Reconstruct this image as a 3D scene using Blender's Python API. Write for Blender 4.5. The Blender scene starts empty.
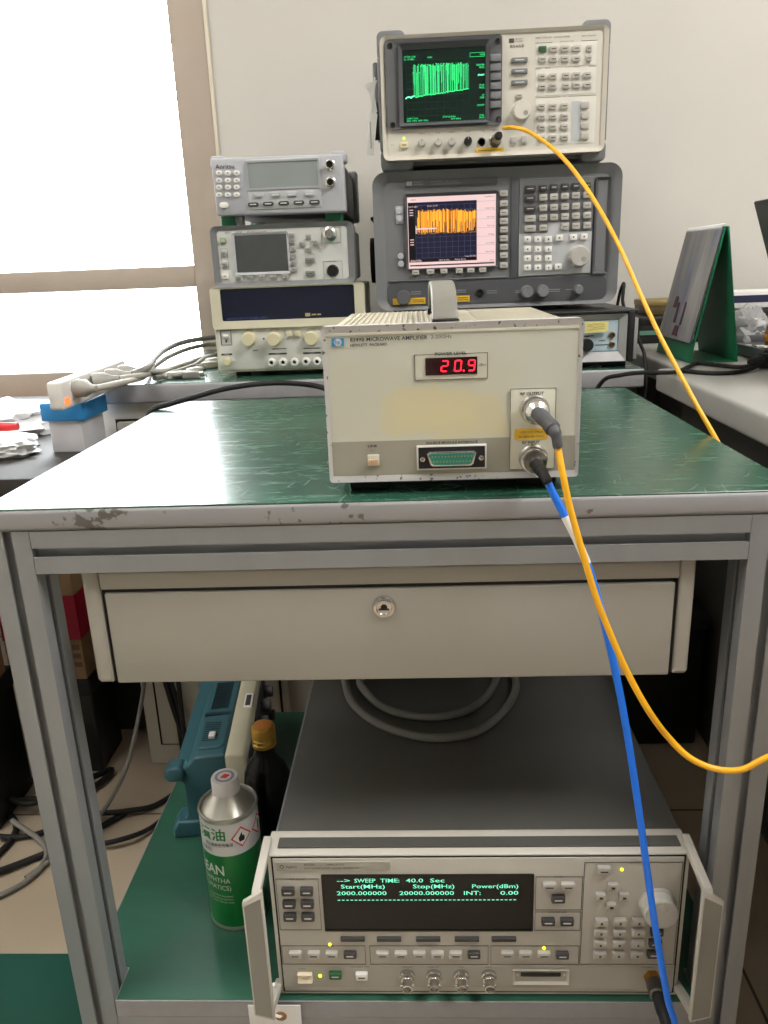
import bpy, bmesh, math, random
from mathutils import Vector, Matrix
S = bpy.context.scene
COL = S.collection
PI = math.pi
R = math.radians

# ------------------------------------------------------------ camera, world, light, exposure
cam = bpy.data.cameras.new('camera')
cam.sensor_fit = 'VERTICAL'; cam.sensor_height = 32.0; cam.sensor_width = 24.0
cam.lens = 780 / 1024 * 32.0
cam.clip_start = 0.01
camo = bpy.data.objects.new('camera', cam); COL.objects.link(camo)
camo.matrix_world = Matrix(((0.99869444, 0.0244787, 0.04483546, 0.0),
                            (0.03544207, 0.30003544, -0.95326942, 0.0),
                            (-0.03678702, 0.95361393, 0.29877615, 0.94),
                            (0, 0, 0, 1)))
S.camera = camo
S.view_settings.view_transform = 'Standard'
S.view_settings.look = 'None'
S.view_settings.gamma = 1.0
S.view_settings.use_curve_mapping = False
S.view_settings.exposure = 0.12
try:
    S.cycles.use_denoising = True
    S.cycles.max_bounces = 8
    S.cycles.denoising_input_passes = 'RGB_ALBEDO_NORMAL'
    S.cycles.denoising_prefilter = 'ACCURATE'
    S.cycles.sample_clamp_indirect = 8.0
except Exception:
    pass
world = bpy.data.worlds.new('overcast_sky'); S.world = world
world.use_nodes = True
bg = world.node_tree.nodes['Background']
bg.inputs['Color'].default_value = (0.93, 0.97, 1.0, 1)
bg.inputs['Strength'].default_value = 15.0
LAMPS = [(1.50, 0.10, 56), (-1.40, 0.20, 14)]      # ceiling fixtures: x, y, watts

# ------------------------------------------------------------ helpers
def lin(c):
    c = c / 255.0
    return c / 12.92 if c <= 0.04045 else ((c + 0.055) / 1.055) ** 2.4
_m = {}
def mat(name, rgb, rough=0.5, metal=0.0, emit=0.0, noise=0.0, nscale=20.0, bump=0.0, bscale=60.0, spec=0.5, coat=0.0, alpha=1.0, trans=0.0, stretch=None, erg=None):
    if name in _m: return _m[name]
    m = bpy.data.materials.new(name); m.use_nodes = True
    nt = m.node_tree; b = nt.nodes['Principled BSDF']
    col = (lin(rgb[0]), lin(rgb[1]), lin(rgb[2]), 1)
    b.inputs['Base Color'].default_value = col
    b.inputs['Roughness'].default_value = rough
    b.inputs['Metallic'].default_value = metal
    b.inputs['Specular IOR Level'].default_value = spec
    if coat: b.inputs['Coat Weight'].default_value = coat
    if trans: b.inputs['Transmission Weight'].default_value = trans
    if alpha < 1: b.inputs['Alpha'].default_value = alpha
    if emit:
        e = erg or rgb
        b.inputs['Emission Color'].default_value = (lin(e[0]), lin(e[1]), lin(e[2]), 1)
        b.inputs['Emission Strength'].default_value = emit
    if noise or bump:
        tc = nt.nodes.new('ShaderNodeTexCoord'); mp = nt.nodes.new('ShaderNodeMapping')
        nt.links.new(tc.outputs['Object'], mp.inputs['Vector'])
        if stretch: mp.inputs['Scale'].default_value = stretch
        if noise:
            n = nt.nodes.new('ShaderNodeTexNoise'); n.inputs['Scale'].default_value = nscale; n.inputs['Detail'].default_value = 5
            nt.links.new(mp.outputs['Vector'], n.inputs['Vector'])
            rp = nt.nodes.new('ShaderNodeValToRGB')
            rp.color_ramp.elements[0].position = 0.3; rp.color_ramp.elements[1].position = 0.7
            rp.color_ramp.elements[0].color = tuple(min(1, x * (1 - noise)) for x in col[:3]) + (1,)
            rp.color_ramp.elements[1].color = tuple(min(1, x * (1 + noise)) for x in col[:3]) + (1,)
            nt.links.new(n.outputs['Fac'], rp.inputs['Fac']); nt.links.new(rp.outputs['Color'], b.inputs['Base Color'])
        if bump:
            n2 = nt.nodes.new('ShaderNodeTexNoise'); n2.inputs['Scale'].default_value = bscale; n2.inputs['Detail'].default_value = 4
            nt.links.new(mp.outputs['Vector'], n2.inputs['Vector'])
            bp = nt.nodes.new('ShaderNodeBump'); bp.inputs['Strength'].default_value = bump; bp.inputs['Distance'].default_value = 0.002
            nt.links.new(n2.outputs['Fac'], bp.inputs['Height']); nt.links.new(bp.outputs['Normal'], b.inputs['Normal'])
    _m[name] = m
    return m

def rr(x0, x1, z0, z1, r, n=5):
    """points of a rounded rectangle, counter-clockwise"""
    if r <= 0: return [(x0, z0), (x1, z0), (x1, z1), (x0, z1)]
    r = min(r, (x1 - x0) / 2 * .999, (z1 - z0) / 2 * .999)
    p = []
    for cx, cz, a in ((x1 - r, z0 + r, -90), (x1 - r, z1 - r, 0), (x0 + r, z1 - r, 90), (x0 + r, z0 + r, 180)):
        for i in range(n + 1):
            t = R(a + 90 * i / n); p.append((cx + r * math.cos(t), cz + r * math.sin(t)))
    return p

def catmull(pts, k=8, closed=False):
    P = [Vector(p) for p in pts]
    if len(P) < 3 or k <= 1: return P
    out = []
    n = len(P)
    for i in range(n if closed else n - 1):
        if closed: a, b, c, d = P[i - 1], P[i], P[(i + 1) % n], P[(i + 2) % n]
        else: a, b, c, d = P[max(i - 1, 0)], P[i], P[i + 1], P[min(i + 2, n - 1)]
        for j in range(k):
            t = j / k
            out.append(0.5 * ((2 * b) + (c - a) * t + (2 * a - 5 * b + 4 * c - d) * t * t + (3 * b - a - 3 * c + d) * t ** 3))
    if not closed: out.append(P[-1])
    return out

class MB:
    def __init__(s): s.bm = bmesh.new(); s.mi = 0
    def m(s, i): s.mi = i; return s
    def _tag(s, fs):
        for f in fs: f.material_index = s.mi
    def _merge(s, b2):
        for f in b2.faces: f.material_index = s.mi
        me = bpy.data.meshes.new('t'); b2.to_mesh(me); b2.free(); s.bm.from_mesh(me); bpy.data.meshes.remove(me)
    def box(s, x0, x1, y0, y1, z0, z1, bev=0.0, seg=2, M=None):
        b = bmesh.new()
        bmesh.ops.create_cube(b, size=1.0)
        for v in b.verts:
            v.co = Vector(((x0 + x1) / 2 + v.co.x * (x1 - x0), (y0 + y1) / 2 + v.co.y * (y1 - y0), (z0 + z1) / 2 + v.co.z * (z1 - z0)))
        if bev > 0: bmesh.ops.bevel(b, geom=list(b.edges), offset=bev, segments=seg, profile=0.5, affect='EDGES', clamp_overlap=True)
        if M is not None: b.transform(M)
        s._merge(b); return s
    def cyl(s, p0, p1, r0, r1=None, n=24, caps=True):
        p0, p1 = Vector(p0), Vector(p1); d = p1 - p0
        if r1 is None: r1 = r0
        b = bmesh.new()
        bmesh.ops.create_cone(b, cap_ends=caps, segments=n, radius1=r0, radius2=max(r1, 1e-5), depth=d.length)
        q = d.to_track_quat('Z', 'Y').to_matrix().to_4x4()
        b.transform(Matrix.Translation((p0 + p1) / 2) @ q)
        s._merge(b); return s
    def tube(s, pts, r, n=10, k=8, closed=False, flat=1.0):
        P = catmull(pts, k, closed)
        b = bmesh.new(); rings = []; N = len(P)
        up = Vector((0, 0, 1)); prev = None
        for i, p in enumerate(P):
            if closed: t = P[(i + 1) % N] - P[i - 1]
            else: t = P[min(i + 1, N - 1)] - P[max(i - 1, 0)]
            if t.length < 1e-9: t = Vector((0, 0, 1))
            t.normalize()
            if prev is None:
                a = t.cross(up)
                if a.length < 1e-3: a = t.cross(Vector((1, 0, 0)))
            else: a = prev - t * prev.dot(t)
            a.normalize(); prev = a; c = t.cross(a)
            rad = r[i * (len(r) - 1) // max(N - 1, 1)] if isinstance(r, (list, tuple)) else r
            rings.append([b.verts.new(p + a * rad * math.cos(2 * PI * j / n) + c * rad * flat * math.sin(2 * PI * j / n)) for j in range(n)])
        for i in range(N if closed else N - 1):
            A, B = rings[i], rings[(i + 1) % N]
            for j in range(n): b.faces.new((A[j], A[(j + 1) % n], B[(j + 1) % n], B[j]))
        if not closed:
            b.faces.new(rings[0][::-1]); b.faces.new(rings[-1])
        bmesh.ops.recalc_face_normals(b, faces=b.faces)
        s._merge(b); return s
    def lathe(s, prof, c=(0, 0, 0), axis='Z', n=32):
        """prof = [(radius, height)...] turned about an axis through c; axis -Y points to the viewer"""
        b = bmesh.new(); rings = []
        for r, h in prof:
            if r < 1e-6: rings.append([b.verts.new((0, 0, h))])
            else: rings.append([b.verts.new((r * math.cos(2 * PI * j / n), r * math.sin(2 * PI * j / n), h)) for j in range(n)])
        for A, B in zip(rings, rings[1:]):
            for j in range(n):
                k = (j + 1) % n
                if len(A) == 1 and len(B) == 1: continue
                if len(A) == 1: b.faces.new((A[0], B[k], B[j]))
                elif len(B) == 1: b.faces.new((A[j], A[k], B[0]))
                else: b.faces.new((A[j], A[k], B[k], B[j]))
        bmesh.ops.recalc_face_normals(b, faces=b.faces)
        if axis == '-Y': b.transform(Matrix.Rotation(PI / 2, 4, 'X'))
        elif axis == '-X': b.transform(Matrix.Rotation(-PI / 2, 4, 'Y'))
        elif axis == 'X': b.transform(Matrix.Rotation(PI / 2, 4, 'Y'))
        elif isinstance(axis, Vector): b.transform(axis.to_track_quat('Z', 'Y').to_matrix().to_4x4())
        b.transform(Matrix.Translation(c))
        s._merge(b); return s
    def prism(s, pts, axis, a0, a1, bev=0.0, seg=2):
        """pts in the plane across axis: X -> (y,z), Y -> (x,z), Z -> (x,y)"""
        f = {'X': lambda p, a: (a, p[0], p[1]), 'Y': lambda p, a: (p[0], a, p[1]), 'Z': lambda p, a: (p[0], p[1], a)}[axis]
        b = bmesh.new()
        A = [b.verts.new(f(p, a0)) for p in pts]; B = [b.verts.new(f(p, a1)) for p in pts]
        n = len(pts)
        for i in range(n): b.faces.new((A[i], A[(i + 1) % n], B[(i + 1) % n], B[i]))
        b.faces.new(A[::-1]); b.faces.new(B)
        bmesh.ops.recalc_face_normals(b, faces=b.faces)
        if bev > 0:
            es = [e for e in b.edges if len(e.link_faces) == 2 and e.calc_face_angle(0) > R(40)]
            bmesh.ops.bevel(b, geom=es, offset=bev, segments=seg, profile=0.5, affect='EDGES', clamp_overlap=True)
        s._merge(b); return s
    def plate(s, x0, x1, z0, z1, y0, y1, r=0.0, bev=0.0, n=5):
        """rounded-rectangle plate in the xz plane, thickness y0..y1"""
        return s.prism(rr(x0, x1, z0, z1, r, n), 'Y', y0, y1, bev)
    def frame(s, o, i, y0, y1, ro=0.0, ri=0.0, n=5, slope=0.0):
        """rectangular ring in xz: o, i = (x0,x1,z0,z1); slope pushes the inner edge's front back"""
        if ro <= 0: ro = 1e-4
        if ri <= 0: ri = 1e-4
        O = rr(*o, ro, n); I = rr(*i, ri, n)
        b = bmesh.new(); k = len(O)
        v = [[b.verts.new((p[0], y, p[1])) for p in L] for L, y in ((O, y0), (I, y0 + slope), (I, y1), (O, y1))]
        for q in range(4):
            A, B = v[q], v[(q + 1) % 4]
            for j in range(k): b.faces.new((A[j], A[(j + 1) % k], B[(j + 1) % k], B[j]))
        bmesh.ops.recalc_face_normals(b, faces=b.faces)
        s._merge(b); return s
    def quad(s, pts):
        f = s.bm.faces.new([s.bm.verts.new(p) for p in pts]); f.material_index = s.mi; return s
    def text(s, t, u, w, h, y=-0.0006, align='LEFT', width=None, fn=None, bold=0.0):
        """lettering lying in the xz plane; h = capital height; fn maps (u, w) to a point"""
        c = bpy.data.curves.new('t', 'FONT'); c.body = t; c.size = h / 0.73; c.align_x = align
        c.resolution_u = 2 if h < .006 else 4
        if bold: c.offset = bold
        o = bpy.data.objects.new('t', c); COL.objects.link(o)
        dg = bpy.context.evaluated_depsgraph_get(); dg.update()
        me = bpy.data.meshes.new_from_object(o.evaluated_get(dg))
        bpy.data.objects.remove(o); bpy.data.curves.remove(c)
        b = bmesh.new(); b.from_mesh(me); bpy.data.meshes.remove(me)
        if len(b.verts) == 0: b.free(); return s
        if width:
            xs = [v.co.x for v in b.verts]; k = width / max(1e-6, max(xs) - min(xs))
            x0 = {'LEFT': min(xs), 'CENTER': (min(xs) + max(xs)) / 2, 'RIGHT': max(xs)}[align]
            for v in b.verts: v.co.x = (v.co.x - x0) * k
        if fn:
            bmesh.ops.triangulate(b, faces=b.faces)
            for _ in range(2):
                es = [e for e in b.edges if abs(e.verts[0].co.x - e.verts[1].co.x) > 0.003]
                if es: bmesh.ops.subdivide_edges(b, edges=es, cuts=1); bmesh.ops.triangulate(b, faces=b.faces)
        for v in b.verts:
            v.co = Vector(fn(u + v.co.x, w + v.co.y)) if fn else Vector((u + v.co.x, y, w + v.co.y))
        s._merge(b); return s
    def build(s, name, mats, parent=None, smooth=True, loc=None, rot=None, **props):
        me = bpy.data.meshes.new(name); s.bm.to_mesh(me); s.bm.free()
        for mm in (mats if isinstance(mats, (list, tuple)) else [mats]): me.materials.append(mm)
        if smooth:
            for p in me.polygons: p.use_smooth = True
            me.set_sharp_from_angle(angle=R(32))
        return link(name, me, parent, loc, rot, **props)
def link(name, me, parent=None, loc=None, rot=None, **props):
    o = bpy.data.objects.new(name, me); COL.objects.link(o)
    if parent is not None: o.parent = parent
    if loc is not None: o.location = loc
    if rot is not None: o.rotation_euler = rot
    for k, v in props.items(): o[k] = v
    return o
def thing(name, label, cat, loc=(0, 0, 0), rotz=0.0, group=None):
    o = bpy.data.objects.new(name, None); COL.objects.link(o)
    o.empty_display_size = .05
    o.location = loc; o.rotation_euler = (0, 0, rotz); o['label'] = label; o['category'] = cat
    if group: o['group'] = group
    return o
_cache = {}
def key(root, u, w, W, H, D, m, legend=None, y=0.0, name='key', rad=None, lw=.55, lh=.16):
    k = ('key', W, H, D, m.name, legend.name if legend else '', rad, lw, lh)
    if k not in _cache:
        b = MB(); b.plate(-W / 2, W / 2, -H / 2, H / 2, -D, 0.002, r=min(W, H) * .16 if rad is None else rad, bev=min(D * .35, .0011), n=3)
        if legend: b.m(1).box(-W * lw / 2, W * lw / 2, -D - .0002, -D + .0002, -H * lh / 2, H * lh / 2)
        o = b.build(name, [m] + ([legend] if legend else []), root, loc=(u, y, w)); _cache[k] = o.data; return o
    return link(name, _cache[k], root, (u, y, w))
def keys(root, lst, *a, **k):
    for u, w in lst: key(root, u, w, *a, **k)
def knob(root, u, w, r, d, m, m2, y=0.0, name='knob', dimple=False, skirt=True):
    k = ('knob', r, d, m.name, dimple)
    if k not in _cache:
        b = MB()
        b.lathe([(0, -.002), (r * 1.08, -.002), (r * 1.06, d * .2), (r, d * .24), (r * .97, d * .9), (r * .9, d), (0, d)] if skirt else
                [(0, -.002), (r, -.002), (r * .96, d * .92), (r * .88, d), (0, d)], axis='-Y', n=36)
        if dimple:
            b.m(1).lathe([(r * .27, -.0002), (r * .25, .0005), (r * .18, .0001), (0, .0001)], c=(r * .36, -d, -r * .3), axis='-Y', n=18)
        else:
            b.m(1).box(-r * .05, r * .05, -d - .0003, -d + .0005, r * .3, r * .86)
        o = b.build(name, [m, m2], root, loc=(u, y, w)); _cache[k] = o.data; return o
    return link(name, _cache[k], root, (u, y, w))
def lines(b, x0, x1, z0, z1, t=.0004, y=-.0005):
    """a thin printed outline on a panel"""
    for q in ((x0, x1, z0, z0 + t), (x0, x1, z1 - t, z1), (x0, x0 + t, z0, z1), (x1 - t, x1, z0, z1)):
        b.box(q[0], q[1], y, y + .0004, q[2], q[3])
    return b

# ------------------------------------------------------------ materials
WALL = mat('wall_paint', (206, 202, 195), .75, noise=.03, nscale=3, bump=.05, bscale=150)
CEIL = mat('ceiling_paint', (225, 222, 216), .9, noise=.02)
ALU = mat('anodised_aluminium', (150, 152, 154), .42, .35, noise=.04, nscale=40, stretch=(1, 1, .1))
ALU_D = mat('aluminium_slot', (92, 92, 92), .5, .3, noise=.05)
EDGE = mat('grey_edge_band', (150, 149, 151), .45, noise=.05, nscale=60)
GREEN = mat('green_laminate', (47, 92, 74), .3, noise=.12, nscale=9, bump=.06, bscale=45, stretch=(.5, 2.5, 1))
DRAWER = mat('beige_grey_enamel', (164, 160, 150), .45, noise=.03, nscale=12, bump=.03, bscale=200)
DARKGAP = mat('dark_gap', (22, 22, 22), .8, noise=.1)
CREAM = mat('cream_front_paint', (205, 203, 187), .5, noise=.025, nscale=14)
GREYSTRIP = mat('grey_strip_paint', (160, 157, 143), .5, noise=.03)
SILVER = mat('worn_silver_casting', (205, 202, 200), .4, .25, noise=.10, nscale=50)
COVER = mat('ribbed_cover_paint', (178, 172, 152), .55, noise=.04, nscale=60)
BLACK = mat('black_plastic', (24, 24, 25), .45, noise=.08)
BLACKRUB = mat('black_rubber', (18, 18, 19), .65, noise=.1)
INK = mat('dark_print', (58, 57, 54), .6, noise=.03)
INKW = mat('white_print', (215, 213, 208), .6, noise=.03)
CHROME = mat('nickel_plating', (205, 203, 200), .22, 1.0, noise=.05)
DKMETAL = mat('dark_nickel', (120, 118, 114), .3, 1.0, noise=.05)
GOLD = mat('gold_cap_metal', (196, 152, 70), .32, .85, noise=.08, nscale=80)
BRASS = mat('brass_connector', (170, 120, 55), .35, .9, noise=.08)
BEZ = mat('beige_bezel_paint', (196, 191, 181), .5, noise=.02)
PANEL = mat('beige_panel_paint', (186, 181, 171), .5, noise=.02)
PANEL2 = mat('grey_beige_panel', (168, 164, 154), .5, noise=.02)
GENTOP = mat('grey_case_paint', (92, 91, 87), .42, .1, noise=.05, nscale=8, bump=.03, bscale=250)
KEYL = mat('light_key_plastic', (178, 174, 166), .45, noise=.02)
KEYD = mat('dark_key_plastic', (62, 60, 60), .42, noise=.04)
KEYW = mat('white_key_plastic', (226, 224, 218), .45, noise=.02)
KEYG = mat('green_key_plastic', (40, 92, 52), .45, noise=.04)
DIMPLE = mat('knob_dimple', (150, 147, 140), .4, noise=.02)
KNOBG = mat('grey_knob_plastic', (180, 177, 170), .45, noise=.03)
GREYD = mat('dark_grey_moulding', (92, 92, 94), .55, noise=.04, bump=.04, bscale=300)
GREYM = mat('mid_grey_moulding', (115, 116, 118), .55, noise=.04, bump=.04, bscale=300)
GREYDD = mat('charcoal_moulding', (76, 77, 81), .55, noise=.05)
GREYL = mat('light_grey_moulding', (176, 177, 182), .5, noise=.03)
LEDY = mat('lit_yellow_led', (230, 220, 40), .4, emit=2.2, noise=.01)
LEDG = mat('lit_green_led', (190, 235, 40), .4, emit=2.0, noise=.01)
YEL = mat('yellow_cable_jacket', (240, 176, 30), .38, noise=.03, nscale=30)
BLU = mat('blue_cable_jacket', (24, 118, 240), .38, noise=.03, nscale=30)
GREYC = mat('grey_cable_jacket', (128, 126, 120), .5, noise=.04)
GREYC2 = mat('pale_grey_cord', (176, 172, 162), .5, noise=.05)
YSTICK = mat('yellow_sticker', (222, 178, 50), .55, noise=.05)
WHITEP = mat('white_paper', (232, 230, 228), .7, noise=.03)
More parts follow.
